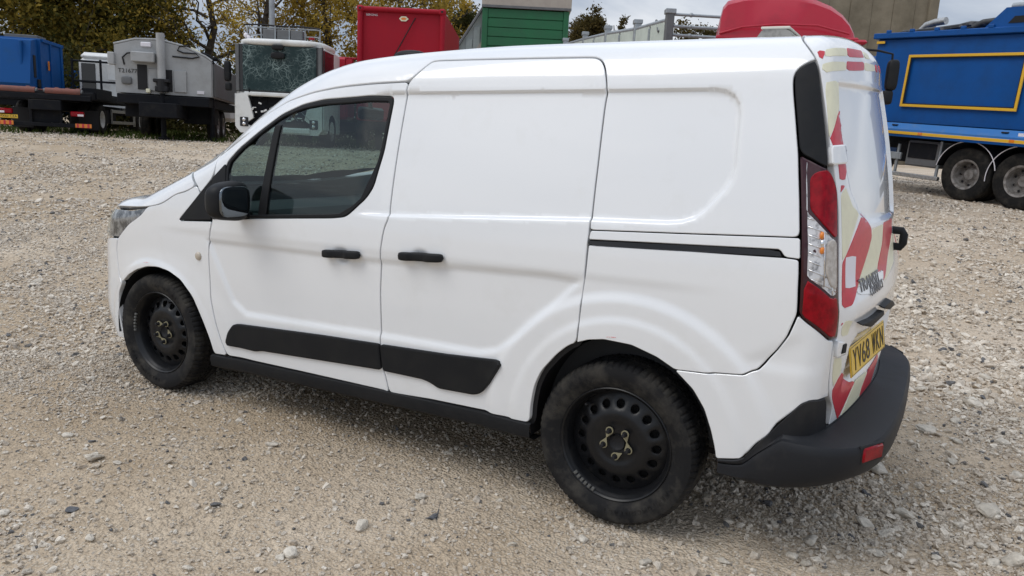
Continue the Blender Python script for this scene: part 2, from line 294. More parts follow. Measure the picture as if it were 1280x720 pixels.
OUT={
'front_door':[(-1.0753,-0.7865,1.671),(-1.2564,-0.7872,1.6622),(-1.4621,-0.7872,1.6445),(-1.6343,-0.7836,1.6171),(-1.7885,-0.7763,1.5768),(-1.9807,-0.7689,1.4907),(-2.1296,-0.7697,1.3966),(-2.179,-0.7927,1.3427),(-2.2072,-0.8315,1.2954),(-2.1803,-0.8772,1.2417),(-2.1832,-0.8895,1.179),(-2.1717,-0.911,0.9791),(-2.2014,-0.907,0.8877),(-2.2082,-0.908,0.7938),(-2.204,-0.9055,0.5858),(-2.1743,-0.9019,0.4543),(-2.1449,-0.8965,0.3697),(-2.1094,-0.8884,0.2938),(-1.9227,-0.8811,0.2972),(-1.6067,-0.8818,0.3051),(-1.1013,-0.8816,0.3142),(-1.0728,-0.8809,0.3087),(-1.0891,-0.8874,0.3799),(-1.1042,-0.89,0.4186),(-1.1143,-0.8952,0.4918),(-1.1157,-0.8981,0.5418),(-1.1175,-0.8905,0.6111),(-1.1204,-0.8976,0.783),(-1.1135,-0.9113,0.932),(-1.1041,-0.9122,1.0109),(-1.0942,-0.9092,1.0596),(-1.0767,-0.9057,1.0956),(-1.0838,-0.8888,1.1234),(-1.0808,-0.7941,1.6231)],
'window_hole':[(-2.1032,-0.8742,1.2695),(-2.0307,-0.8578,1.3448),(-1.9083,-0.8366,1.4351),(-1.7897,-0.8161,1.5139),(-1.6649,-0.8085,1.5608),(-1.5364,-0.8061,1.5858),(-1.354,-0.8038,1.5997),(-1.1478,-0.7898,1.6082),(-1.1547,-0.8453,1.3769),(-1.1718,-0.8651,1.2856),(-1.1835,-0.8777,1.2215),(-1.2137,-0.8892,1.1699),(-1.2833,-0.9041,1.1049),(-1.3174,-0.9067,1.0802),(-1.3907,-0.9078,1.0683),(-1.8358,-0.91,1.0262),(-2.0741,-0.9105,1.0019)],
'sail_trim':[(-2.1708,-0.9105,0.9891),(-2.1949,-0.8876,1.1899),(-2.1039,-0.8734,1.2733),(-2.0656,-0.9107,1.0007)],
'corner_trim':[(-2.4253,-0.9098,0.9625),(-2.1929,-0.8873,1.192),(-2.1748,-0.9106,0.9875)],
'sliding_door':[(-1.0753,-0.7865,1.671),(-1.035,-0.769,1.7113),(-1.0063,-0.747,1.7447),(-0.9902,-0.7354,1.7586),(-0.9677,-0.7326,1.7627),(-0.601,-0.7431,1.7663),(-0.2697,-0.7468,1.7683),(-0.2363,-0.7483,1.767),(-0.209,-0.7571,1.7556),(-0.1882,-0.7718,1.7309),(-0.1741,-0.7869,1.6922),(-0.1629,-0.7981,1.6484),(-0.1658,-0.7959,1.6006),(-0.156,-0.8463,1.3869),(-0.1503,-0.8832,1.1829),(-0.1489,-0.9022,1.1459),(-0.1493,-0.9074,1.0959),(-0.15,-0.9126,0.9618),(-0.1555,-0.9181,0.8708),(-0.1574,-0.9246,0.7796),(-0.1603,-0.9251,0.708),(-0.1944,-0.9244,0.6909),(-0.2413,-0.9216,0.6469),(-0.3043,-0.9175,0.5673),(-0.3321,-0.9135,0.5),(-0.346,-0.9083,0.4195),(-0.3501,-0.9013,0.3376),(-0.6104,-0.8825,0.3345),(-0.8478,-0.8824,0.3259),(-1.0728,-0.8809,0.3087),(-1.0891,-0.8874,0.3799),(-1.1042,-0.89,0.4186),(-1.1143,-0.8952,0.4918),(-1.1157,-0.8981,0.5418),(-1.1175,-0.8905,0.6111),(-1.1204,-0.8976,0.783),(-1.1135,-0.9113,0.932),(-1.1041,-0.9122,1.0109),(-1.0942,-0.9092,1.0596),(-1.0767,-0.9057,1.0956),(-1.0838,-0.8888,1.1234),(-1.0808,-0.7941,1.6231)],
'lower_quarter':[(-0.1467,-0.9087,1.0815),(0.2257,-0.9064,1.1006),(0.5366,-0.9004,1.1138),(0.5912,-0.8982,1.112),(0.6003,-0.9038,1.018),(0.6064,-0.9051,0.934),(0.5841,-0.9053,0.855),(0.5561,-0.901,0.8028),(0.5248,-0.8996,0.7552),(0.5003,-0.9044,0.7237),(0.4597,-0.9145,0.7014),(0.3531,-0.9189,0.6873),(0.2216,-0.9226,0.6753),(0.1531,-0.9242,0.7091),(0.0559,-0.9259,0.7368),(-0.0515,-0.9263,0.7393),(-0.1138,-0.9259,0.727),(-0.1603,-0.9251,0.708),(-0.1574,-0.9246,0.7796),(-0.1555,-0.9181,0.8708),(-0.15,-0.9126,0.9618)],
'rail_cover':[(-0.1443,-0.9035,1.1346),(0.2185,-0.9005,1.1577),(0.5834,-0.8909,1.1808),(0.5923,-0.8981,1.1127),(0.544,-0.9,1.1146),(0.5249,-0.8984,1.1373),(0.2232,-0.9044,1.121),(-0.1482,-0.907,1.1005)],
'rail_slot':[(-0.1495,-0.9073,1.0974),(0.2233,-0.9046,1.1197),(0.5213,-0.8987,1.1356),(0.5401,-0.9,1.116),(0.2258,-0.9065,1.0993),(-0.1474,-0.9089,1.0791)],
'bumper_corner':[(0.2216,-0.9226,0.6753),(0.3531,-0.9189,0.6873),(0.4597,-0.9145,0.7014),(0.5003,-0.9044,0.7237),(0.5248,-0.8996,0.7552),(0.5561,-0.901,0.8028),(0.5841,-0.9053,0.855),(0.6067,-0.9051,0.9314),(0.6394,-0.897,0.9057),(0.7026,-0.8542,0.8527),(0.7162,-0.8189,0.8478),(0.715,-0.8087,0.7752),(0.7149,-0.788,0.6918),(0.7172,-0.7651,0.6379),(0.6778,-0.8662,0.6442),(0.6516,-0.8855,0.6334),(0.6273,-0.8924,0.6016),(0.568,-0.8971,0.5233),(0.5222,-0.9014,0.4632),(0.4987,-0.8991,0.4259),(0.4812,-0.9008,0.4015),(0.393,-0.9044,0.3772),(0.385,-0.9076,0.4182),(0.3672,-0.9116,0.4778),(0.3367,-0.9165,0.5542),(0.292,-0.9199,0.6171)],
'bumper_side':[(0.393,-0.9044,0.3772),(0.4812,-0.9008,0.4015),(0.4987,-0.8991,0.4259),(0.5222,-0.9014,0.4632),(0.568,-0.8971,0.5233),(0.6273,-0.8924,0.6016),(0.6516,-0.8855,0.6334),(0.6778,-0.8662,0.6442),(0.7173,-0.7646,0.6369),(0.7325,-0.6956,0.5809),(0.7446,-0.6228,0.4991),(0.739,-0.6154,0.4035),(0.7343,-0.6024,0.2918),(0.634,-0.869,0.3564),(0.5197,-0.8909,0.3398),(0.398,-0.8971,0.3201)],
'horn_trim':[(0.547,-0.7563,1.7501),(0.5126,-0.7703,1.7336),(0.4937,-0.7785,1.7138),(0.4875,-0.7853,1.6898),(0.496,-0.7971,1.6423),(0.5138,-0.8157,1.5676),(0.5401,-0.8428,1.4503),(0.5835,-0.845,1.4283),(0.6155,-0.8353,1.4123),(0.6337,-0.8215,1.407),(0.6179,-0.8089,1.4863),(0.5841,-0.7856,1.6242),(0.5565,-0.763,1.7292)],
'tail_light':[(0.5404,-0.8433,1.4483),(0.5838,-0.8455,1.4263),(0.6158,-0.8357,1.4103),(0.634,-0.8219,1.4052),(0.6499,-0.8084,1.3798),(0.6653,-0.7896,1.3341),(0.6875,-0.7984,1.1747),(0.7069,-0.8107,1.0193),(0.7235,-0.7955,0.847),(0.7014,-0.8559,0.8542),(0.66,-0.8904,0.8891),(0.606,-0.9052,0.9313),(0.6003,-0.9038,1.018),(0.591,-0.8981,1.1133),(0.5832,-0.8908,1.1821),(0.5659,-0.8728,1.2984)],
'tail_red_upper':[(0.5858,-0.8575,1.3712),(0.5983,-0.8503,1.391),(0.6304,-0.8271,1.4004),(0.6436,-0.8182,1.382),(0.66,-0.8066,1.3342),(0.6807,-0.816,1.1834),(0.6713,-0.839,1.1908),(0.6378,-0.867,1.2322),(0.6013,-0.8757,1.2706)],
'tail_clear':[(0.5584,-0.8457,1.4346),(0.5779,-0.8466,1.4254),(0.5833,-0.8594,1.3634),(0.5985,-0.8772,1.2653),(0.6369,-0.8687,1.2271),(0.671,-0.8417,1.1858),(0.6813,-0.8164,1.1782),(0.7036,-0.8303,1.0003),(0.6925,-0.86,0.994),(0.6128,-0.9013,1.0561),(0.5921,-0.8841,1.2239)],
'tail_red_lower':[(0.6121,-0.9016,1.0521),(0.6931,-0.8603,0.9896),(0.7037,-0.8328,0.9954),(0.716,-0.8218,0.862),(0.7024,-0.8552,0.865),(0.6185,-0.9025,0.9328)],
'reverse_lens':[(0.658,-0.8645,1.167),(0.6683,-0.8468,1.1834),(0.6796,-0.8242,1.1735),(0.6997,-0.8349,1.0164),(0.6861,-0.8614,1.0289),(0.6665,-0.8749,1.0754)],
'rear_door':[(0.4843,-0.6877,1.8271),(0.5036,-0.7161,1.8063),(0.525,-0.7398,1.7813),(0.546,-0.7534,1.7555),(0.5608,-0.763,1.7242),(0.5865,-0.7788,1.6373),(0.6145,-0.7946,1.531),(0.6369,-0.8028,1.4429),(0.6614,-0.793,1.3494),(0.677,-0.784,1.2724),(0.6906,-0.7882,1.1741),(0.7106,-0.7989,1.0181),(0.7205,-0.8116,0.9273),(0.725,-0.7905,0.8504),(0.7184,-0.8114,0.8425),(0.7159,-0.8056,0.7747),(0.7167,-0.781,0.6904),(0.7203,-0.7534,0.6324),(0.7304,-0.7048,0.586),(0.7442,-0.6258,0.5045),(0.7697,-0.5076,0.5036),(0.7963,-0.3424,0.5027),(0.8148,-0.145,0.5052)],
'red_stripe_0':[(0.5433,-0.7408,1.7747),(0.5453,-0.7344,1.7817),(0.5634,-0.7177,1.7874),(0.5688,-0.7394,1.7544),(0.5564,-0.7481,1.7548)],
'red_stripe_1':[(0.6111,-0.5591,1.8127),(0.6387,-0.3863,1.8252),(0.651,-0.3721,1.8017),(0.6191,-0.5746,1.7809)],
'red_stripe_2':[(0.62,-0.5849,1.7658),(0.6533,-0.378,1.7876),(0.6584,-0.3905,1.755),(0.6243,-0.5984,1.7336)],
'red_stripe_3':[(0.6728,-0.1578,1.8008),(0.6746,-0.1083,1.8038),(0.6807,-0.1054,1.7763),(0.6781,-0.165,1.7745)],
'red_stripe_4':[(0.6746,-0.0369,1.8107),(0.6741,0.0277,1.8124),(0.6801,0.0319,1.7883),(0.6812,-0.0395,1.783)],
'red_stripe_5':[(0.6298,-0.7145,1.5993),(0.6576,-0.6786,1.4689),(0.6786,-0.7186,1.3725),(0.6662,-0.7666,1.3663),(0.6495,-0.7691,1.4464),(0.6223,-0.8003,1.4956)],
'red_stripe_6':[(0.6689,-0.7665,1.3519),(0.6796,-0.7266,1.3554),(0.6738,-0.7668,1.3236)],
'red_stripe_7':[(0.7225,-0.5692,1.2577),(0.7591,-0.4885,1.2015),(0.7642,-0.4867,1.1703),(0.763,-0.5243,1.1304),(0.7539,-0.6792,1.0014),(0.7497,-0.7357,0.957),(0.7294,-0.7811,0.9505),(0.7245,-0.7907,0.9568),(0.7064,-0.7722,1.0999),(0.7117,-0.7427,1.1215)],
'red_stripe_8':[(0.7861,-0.2979,1.2116),(0.8009,-0.0774,1.2179),(0.8089,-0.1025,1.1595),(0.8186,-0.3322,1.0274),(0.8179,-0.3949,0.9991),(0.809,-0.3609,1.0418),(0.7961,-0.4427,1.0382),(0.7936,-0.3303,1.1364)],
'red_stripe_9':[(0.7277,-0.7869,0.8858),(0.7282,-0.787,0.9023),(0.7349,-0.7716,0.9055),(0.7307,-0.7784,0.8847)],
'red_stripe_10':[(0.7425,-0.6962,0.7142),(0.7484,-0.5911,0.6598),(0.7633,-0.565,0.6472),(0.7748,-0.5159,0.646),(0.7703,-0.547,0.6196),(0.7443,-0.6303,0.5195),(0.7277,-0.7216,0.6136),(0.7236,-0.7464,0.6514)],
'red_stripe_11':[(0.8058,-0.3335,0.6477),(0.8195,-0.0957,0.6648),(0.8228,-0.1655,0.6306),(0.8138,-0.2182,0.5582),(0.7893,-0.4015,0.5212),(0.7957,-0.3914,0.5868)],
'cream_stripe_0':[(0.5647,-0.7165,1.7875),(0.6106,-0.5645,1.8112),(0.6179,-0.5779,1.7832),(0.5695,-0.7356,1.7591)],
'cream_stripe_1':[(0.6422,-0.3645,1.825),(0.6523,-0.2906,1.8241),(0.662,-0.2669,1.8082),(0.6534,-0.3571,1.8006)],
'cream_stripe_2':[(0.5646,-0.755,1.7351),(0.5703,-0.7471,1.7402),(0.6191,-0.5912,1.7638),(0.6237,-0.6005,1.7342),(0.5791,-0.7551,1.7091),(0.5707,-0.7601,1.7157)],
'cream_stripe_3':[(0.6551,-0.3666,1.7864),(0.6721,-0.1809,1.7974),(0.6774,-0.1753,1.7743),(0.6591,-0.3842,1.7557)],
'cream_stripe_4':[(0.5825,-0.7655,1.6774),(0.6131,-0.6869,1.6922),(0.6294,-0.7137,1.6019),(0.6215,-0.8002,1.4981)],
'cream_stripe_5':[(0.6805,-0.7276,1.3492),(0.7062,-0.673,1.2826),(0.7238,-0.6152,1.2595),(0.7108,-0.7458,1.1217),(0.706,-0.772,1.1025),(0.675,-0.7642,1.321)],
'cream_stripe_6':[(0.7616,-0.4791,1.1967),(0.7856,-0.3059,1.2091),(0.7927,-0.3371,1.1369),(0.7951,-0.4473,1.0387),(0.7577,-0.6376,1.0226),(0.7547,-0.6738,1.0035),(0.764,-0.5197,1.1301),(0.7652,-0.4818,1.17)],
'cream_stripe_7':[(0.81,-0.0802,1.1578),(0.8131,0.0034,1.1451),(0.8319,-0.1277,1.0521),(0.8213,-0.3686,1.0021),(0.8197,-0.3862,0.9982),(0.8196,-0.3259,1.0267)],
'cream_stripe_8':[(0.7359,-0.7699,0.9059),(0.7584,-0.7201,0.9087),(0.7491,-0.706,0.8523),(0.7355,-0.7546,0.8505),(0.7315,-0.7699,0.8598),(0.7317,-0.7755,0.8843)],
'cream_stripe_9':[(0.7201,-0.7929,0.7795),(0.7382,-0.7289,0.7725),(0.742,-0.6997,0.7207),(0.7264,-0.7404,0.6647),(0.7218,-0.7699,0.7112)],
'cream_stripe_10':[(0.777,-0.5082,0.6445),(0.803,-0.3517,0.6483),(0.7947,-0.3989,0.5886),(0.7885,-0.4073,0.5211),(0.7693,-0.5127,0.5112),(0.7474,-0.6152,0.5126),(0.7722,-0.5365,0.6173)],
'label':[(0.7103,-0.7499,1.1167),(0.7342,-0.6603,1.1183),(0.7485,-0.6816,1.0148),(0.7241,-0.7604,1.0125)],
'plate':[(0.7446,-0.7107,0.7937),(0.8169,-0.379,0.8608),(0.8221,0.033,0.6668),(0.7534,-0.5698,0.6599)],
'badge1':[(0.7522,-0.6668,1.0161),(0.8019,-0.4207,1.0333),(0.8058,-0.4397,1.0125),(0.7583,-0.6751,0.9931)],
'badge2':[(0.7824,-0.5752,0.9974),(0.8126,-0.4013,1.0128),(0.8147,-0.411,1.0009),(0.7864,-0.5833,0.9806)],
'backing':[(0.752,-0.6792,1.0067),(0.8088,-0.3596,1.0431),(0.8175,-0.3975,0.9994),(0.7947,-0.5515,0.977),(0.7587,-0.6833,0.986)],
'grip1':[(0.7649,-0.66,0.8877),(0.7916,-0.5307,0.8859),(0.8148,-0.4012,0.9001),(0.8175,-0.3801,0.8786),(0.8024,-0.4711,0.868),(0.7883,-0.5419,0.8565),(0.7781,-0.591,0.867)],
'grip2':[(0.8158,-0.4257,0.9163),(0.8334,-0.3034,0.9301),(0.8405,-0.1565,0.8859),(0.8299,-0.2818,0.8824)],
'hinge1':[(0.6238,-0.8066,1.4752),(0.6532,-0.6847,1.4817),(0.6593,-0.6805,1.4584),(0.6671,-0.7245,1.4217),(0.6347,-0.8171,1.4147)],
'hinge2':[(0.7163,-0.8184,0.8463),(0.7361,-0.7503,0.8358),(0.7432,-0.7141,0.7871),(0.7198,-0.7949,0.7841)],
'mouldF':[(-2.0447,-0.8947,0.4738),(-2.0044,-0.8947,0.4823),(-1.4702,-0.897,0.5179),(-1.1131,-0.8978,0.5359),(-1.1125,-0.8952,0.4922),(-1.1047,-0.8898,0.4147),(-1.8464,-0.8876,0.3683),(-1.8977,-0.8865,0.3568),(-2.0992,-0.8932,0.3538),(-2.104,-0.8946,0.3721),(-2.0855,-0.8956,0.4257)],
'mouldS':[(-1.1091,-0.8977,0.5351),(-0.7537,-0.8983,0.5541),(-0.5067,-0.9027,0.5737),(-0.4855,-0.9097,0.5685),(-0.4867,-0.9097,0.5549),(-0.5469,-0.8948,0.4582),(-0.583,-0.889,0.4148),(-0.6178,-0.8884,0.4004),(-0.797,-0.8879,0.3921),(-0.8368,-0.8891,0.4087),(-0.8787,-0.8897,0.4167),(-1.0971,-0.8897,0.4131),(-1.1044,-0.8953,0.4936)],
'headlight':[(-2.9937,-0.8701,0.8154),(-2.9606,-0.8747,0.8813),(-2.9194,-0.876,0.9403),(-2.8667,-0.8725,0.9753),(-2.692,-0.8947,1.0062),(-2.7411,-0.8944,0.9679),(-2.8038,-0.8897,0.9341),(-2.8766,-0.8836,0.8987),(-2.9374,-0.8776,0.8528)],
'wing':[(-2.1747,-0.9109,0.9808),(-2.4253,-0.9098,0.9616),(-2.3243,-0.9046,1.0536),(-2.2693,-0.8991,1.1078),(-2.28,-0.8972,1.1209),(-2.3024,-0.8926,1.1511),(-2.3791,-0.8974,1.1136),(-2.4587,-0.8983,1.0935),(-2.5307,-0.9022,1.0532),(-2.583,-0.902,1.0323),(-2.6939,-0.8932,1.0102),(-2.7411,-0.8944,0.9679),(-2.8038,-0.8897,0.9341),(-2.8766,-0.8836,0.8987),(-2.9374,-0.8776,0.8528),(-2.9942,-0.8699,0.8108),(-3.0159,-0.8659,0.7452),(-3.0099,-0.8661,0.6779),(-2.9949,-0.8711,0.5893),(-2.9486,-0.8842,0.5652),(-2.881,-0.8942,0.6159),(-2.7937,-0.905,0.6572),(-2.6892,-0.9155,0.6888),(-2.5955,-0.921,0.6988),(-2.5049,-0.9218,0.6888),(-2.415,-0.9197,0.6535),(-2.3306,-0.9158,0.576),(-2.2694,-0.9098,0.4659),(-2.221,-0.9031,0.3622),(-2.1972,-0.8952,0.2836),(-2.1094,-0.8884,0.2938),(-2.1449,-0.8965,0.3697),(-2.1743,-0.9019,0.4543),(-2.204,-0.9055,0.5858),(-2.2082,-0.908,0.7938),(-2.2014,-0.907,0.8877)],
'mirrorq':[(-2.1716,-0.8913,1.168),(-2.1547,-0.9102,0.9965),(-1.9211,-0.8905,1.1851),(-1.9023,-0.9106,1.0156)],
'indic':[(-2.2834,-0.9075,0.7932)],
'pillar':[(-2.2991,-0.8929,1.1493),(-2.2773,-0.897,1.1231),(-2.2642,-0.8983,1.1141),(-2.1918,-0.8872,1.1929),(-2.1827,-0.8776,1.2396),(-2.2205,-0.8227,1.2948)],
'bonnet_edge':[(-2.3048,-0.8932,1.147),(-2.3791,-0.8974,1.1136),(-2.4587,-0.8983,1.0935),(-2.5307,-0.9022,1.0532),(-2.5828,-0.9022,1.0303),(-2.693,-0.8938,1.009),(-2.7943,-0.8795,0.9905)],
'stick1':[(-0.045,-0.9269,0.7558),(-0.0015,-0.927,0.7632),(-0.0009,-0.9267,0.7542),(-0.0444,-0.9266,0.7467)],
'stick2':[(-2.7238,-0.9088,0.7122),(-2.6705,-0.9133,0.719),(-2.6671,-0.916,0.7111),(-2.7202,-0.9117,0.7042)]}
castbar= [(-1.8172, -0.8351, 1.4606), (-1.7793, -0.8315, 1.4767), (-1.8052, -0.9087, 1.0433), (-1.858, -0.909, 1.0386)]
# ------------------------------------------------------------------ mapping of flat outlines on to the van's skin
def to_map(kind,P):
    P=np.asarray(P,float); x,y,z=P[:,0],P[:,1],P[:,2]
    if kind=='cyl': return np.stack([x,np.arctan2(y,z-.8)*.9],-1)
    sx,ox,oz=(1,-.6,1.0) if kind=='rear' else (-1,-2.1,.75)
    X=sx*(x-ox); return np.stack([np.arctan2(y,X)*1.35,np.arctan2(z-oz,np.hypot(X,y))*1.35],-1)
def rays(kind,uv):
    u,v=uv[:,0],uv[:,1]
    if kind=='cyl':
        a=v/.9; return np.stack([u,0*u,0*u+.8],-1),np.stack([0*u,np.sin(a),np.cos(a)],-1)
    sx,ox,oz=(1,-.6,1.0) if kind=='rear' else (-1,-2.1,.75)
    a,e=u/1.35,v/1.35
    return np.repeat(np.array([[ox,0,oz]]),len(u),0),np.stack([sx*np.cos(e)*np.cos(a),np.cos(e)*np.sin(a),np.sin(e)],-1)
def solve(O,D,t0=0.,t1=2.8):
    lo=np.full(len(O),t0); hi=np.full(len(O),t1)
    for _ in range(26):
        m=(lo+hi)/2; ins=sdf(O+D*m[:,None])<0; lo=np.where(ins,m,lo); hi=np.where(ins,hi,m)
    return O+D*lo[:,None]
def from_map(kind,uv): return solve(*rays(kind,np.asarray(uv,float)))
def sidept(x,z,s=-1): return solve(np.array([[x,0,z]]),np.array([[0,s,0.]]))[0]
def toppt(x,y): return solve(np.array([[x,y,.5]]),np.array([[0,0,1.]]))[0]
def rearpt(y,z): return solve(np.array([[-.4,y,z]]),np.array([[1.,0,0]]))[0]
def frontpt(y,z): return solve(np.array([[-2.3,y,z]]),np.array([[-1.,0,0]]))[0]
def inpoly(q,poly):
    x,y=q[:,0],q[:,1]; ins=np.zeros(len(q),bool); n=len(poly)
    for i in range(n):
        ax,ay=poly[i]; bx,by=poly[(i+1)%n]
        if ay!=by: ins^=((ay>y)!=(by>y))&(x<(bx-ax)*(y-ay)/(by-ay)+ax)
    return ins
def rounded(poly,r,its=3):
    poly=[np.array(p,float) for p in poly]
    for k in range(its):
        out=[]; n=len(poly)
        for i in range(n):
            a,b=poly[i],poly[(i+1)%n]; L=np.linalg.norm(b-a); c=min(.25*L,r/(1.6**k)); d=(b-a)/max(L,1e-9)
            out+= [a+d*c,b-d*c] if L>1e-5 else [a]
        poly=out
    return np.array(poly)
def resamp(poly,st):
    out=[]; n=len(poly)
    for i in range(n):
        a,b=poly[i],poly[(i+1)%n]; L=np.linalg.norm(b-a)
        if L<st*.12 and out: continue
        k=max(1,int(math.ceil(L/(st*1.25))))
        for j in range(k): out.append(a+(b-a)*j/k)
    return np.array(out)
def inset(poly,g):
    n=len(poly); ar=0
    for i in range(n): ar+=poly[i][0]*poly[(i+1)%n][1]-poly[(i+1)%n][0]*poly[i][1]
    s=1 if ar>0 else -1
    e=np.roll(poly,-1,0)-poly; e/=np.maximum(np.linalg.norm(e,axis=1,keepdims=True),1e-9); nr=np.stack([-e[:,1],e[:,0]],-1)*s
    m=nr+np.roll(nr,1,0); m/=np.maximum(np.linalg.norm(m,axis=1,keepdims=True),.5); c=np.maximum((m*nr).sum(1,keepdims=True),.5)
    return poly+m*g/c
def skin(kind,outline,holes=(),step=.014,g=.0027,off=0.,depth=.024,r=.012,bevel=.0022,crease=None):
    """a piece of the van's skin cut along an outline of 3-D points, with folded edges; returns a mesh"""
    loops=[]
    for k,o in enumerate([outline]+list(holes)):
        q=resamp(rounded(to_map(kind,o),r),step); loops.append(inset(q,g if k==0 else -g))
    inner=[inset(q,bevel if k==0 else -bevel) for k,q in enumerate(loops)]
    lo,hi=inner[0].min(0),inner[0].max(0)
    xs=np.arange(lo[0],hi[0],step); ys=np.arange(lo[1],hi[1],step*.9)
    G=np.stack(np.meshgrid(xs,ys),-1); G[1::2,:,0]+=step/2; G=G.reshape(-1,2)
    ok=inpoly(G,inner[0])
    for h in inner[1:]: ok&=~inpoly(G,h)
    if crease is not None:
        ck=inpoly(crease,inner[0])
        for h in inner[1:]: ck&=~inpoly(crease,h)
        crease=crease[ck]; bb=np.concatenate(inner)
        if len(crease): crease=crease[[((c-bb)**2).sum(1).min()>.005**2 for c in crease]]
    G=G[ok]; B0=np.concatenate(inner); B=B0 if crease is None else np.concatenate([B0,crease]); keep=np.ones(len(G),bool)
    for i in range(0,len(G),4000):
        c=G[i:i+4000]; keep[i:i+4000]=(((c[:,None]-B[None])**2).sum(-1).min(1)>(.5*step)**2)
    G=G[keep]; V=np.concatenate([B,G]); E=[]; s=0
    for q in inner: n=len(q); E+=[(s+i,s+(i+1)%n) for i in range(n)]; s+=n
    cv,ce,cf,ov,oe,of=delaunay_2d_cdt([Vector(a) for a in V],E,[],0,1e-7)
    cv=np.array([tuple(a) for a in cv]); T=np.array([f for f in cf if len(f)==3])
    ct=cv[T].mean(1); ok=inpoly(ct,inner[0])
    for h in inner[1:]: ok&=~inpoly(ct,h)
    T=T[ok]; P=from_map(kind,cv); N=grad(P); P=P+N*off
    a,b,c=P[T[:,0]],P[T[:,1]],P[T[:,2]]; nn=np.cross(b-a,c-a); fl=(nn*N[T[:,0]]).sum(1)<0; T[fl]=T[fl][:,::-1]
    verts=list(P); faces=[tuple(t) for t in T]
    inv={}
    for i,l in enumerate(ov):
        for j in l: inv[j]=i
    fold=[]
    if depth>0:
        s=0
        for k,q in enumerate(inner):
            n=len(q); L=loops[k]; Q=from_map(kind,L); Nq=grad(Q)
            rings=[[inv[s+i] for i in range(n)]]
            lay=[(Q+Nq*(off-.0022)),(Q+Nq*(off-depth))]
            for R_ in lay: b0=len(verts); verts+=list(R_); rings.append([b0+i for i in range(n)])
            # orientation: compare with outward side direction
            i0=0; A,Bv=np.array(verts[rings[0][0]]),np.array(verts[rings[0][1]]); C=np.array(verts[rings[1][0]])
            outd=np.array(verts[rings[1][n//2]])-np.array(verts[rings[0][n//2]])
            A,Bv,C=[np.array(verts[rings[w][e]]) for w,e in ((0,n//2),(0,(n//2+1)%n),(2,n//2))]
            od=Q[n//2]-from_map(kind,[inset(L,.004 if k==0 else -.004)[n//2]])[0]
            f=np.dot(np.cross(Bv-A,C-A),od)>0
            fold+=[(rings[w][i],rings[w][(i+1)%n]) for w in (0,1) for i in range(n)]
            for w in range(len(rings)-1):
                for i in range(n):
                    j=(i+1)%n; t=(rings[w][i],rings[w][j],rings[w+1][j],rings[w+1][i]); faces.append(t if f else t[::-1])
            s+=n
    me=raw(verts,faces,True)
    if depth>0:
        ev=np.zeros(len(me.edges)*2,int); me.edges.foreach_get('vertices',ev); ev=ev.reshape(-1,2); key=set(map(tuple,np.sort(np.array(fold),1)))
        at=me.attributes.new('sharp_edge','BOOLEAN','EDGE'); at.data.foreach_set('value',[tuple(sorted(e)) in key for e in ev.tolist()])
    return me
def strip(kind,outline,w=.016,depth=.025,r=.012,step=.02):
    """rubber strip lying behind the gap round a panel"""
    q=resamp(rounded(to_map(kind,outline),r),step); a,b=inset(q,w),inset(q,-w); n=len(q)
    A,B=from_map(kind,a),from_map(kind,b); A=A-grad(A)*depth; B=B-grad(B)*depth
    return raw(list(A)+list(B),[(i,(i+1)%n,(i+1)%n+n,i+n) for i in range(n)],True)
def mirrored(me):
    m=me.copy(); 
    for v in m.vertices: v.co.y*=-1
    m.flip_normals(); return m
def mir(pts): return [(p[0],-p[1],p[2]) for p in pts]
def superell(c,r,e=.5,n=28,m=18,fn=None):
    V=[];F=[]; sg=lambda a,k: math.copysign(abs(a)**k,a)
    for j in range(m+1):
        for i in range(n):
            a=-pi/2+pi*j/m; w=2*pi*i/n; p=[sg(cos(a),e)*sg(cos(w),e)*r[0],sg(cos(a),e)*sg(sin(w),e)*r[1],sg(sin(a),e)*r[2]]
            if fn: p=fn(p)
            V.append((c[0]+p[0],c[1]+p[1],c[2]+p[2]))
    for j in range(m):
        for i in range(n): a=j*n+i; b=j*n+(i+1)%n; F.append((a,b,b+n,a+n))
    return V,F
def offset_lines(poly,ds,st):
    p=[np.array(a) for a in poly]; out=[]
    for d in ds: out.append(resamp(inset(resamp(p,.02),d),st))
    return np.concatenate(out)
q=offset_lines(REC,(-.0035,.001,.0045,.008,.0125),.007); q=np.stack([q[:,0],0*q[:,0],q[:,1]+rake(q[:,0])],-1)
q=q[q[:,0]>-1.24]
REC_UV=to_map('cyl',solve(q,np.tile([[0,-1.,0]],(len(q),1))))
q=np.concatenate([offset_lines(RWIN,(-.001,.006,.012,.019),.012),offset_lines(RPLT,(-.012,.01,.03,.05),.014)]); q=np.stack([0*q[:,0]-.4,q[:,0],q[:,1]],-1)
RWIN_UV=to_map('rear',solve(q,np.tile([[1.,0,0]],(len(q),1))))
# ------------------------------------------------------------------ the white van
van=thing('panel_van','white panel van with red and cream chevrons on its rear door, on black steel wheels','van')
def P_(name,me,m,parent=van,both=False,pr=None):
    o=link(name,me,m,parent)
    if both:
        m2=mirrored(me); o2=link(name,m2,m,pr if pr is not None else parent); return o,o2
    return o
wsL=[toppt(-2.42,-.80),toppt(-2.20,-.735),toppt(-1.95,-.665),toppt(-1.75,-.61),toppt(-1.64,-.575)]
wsTop=[toppt(-1.70,-.42),toppt(-1.77,-.20),toppt(-1.79,0)]; wsBot=[toppt(-2.60,-.60),toppt(-2.74,-.30),toppt(-2.78,0)]
ws=wsL+wsTop+mir(wsTop[:2])[::-1]+mir(wsL)[::-1]+mir(wsBot[:2])+wsBot[::-1]
P_('windscreen',skin('cyl',ws,step=.05,g=.004,off=-.003,depth=0,r=.04),'screen')
fd=OUT['front_door']; sd_=OUT['sliding_door']
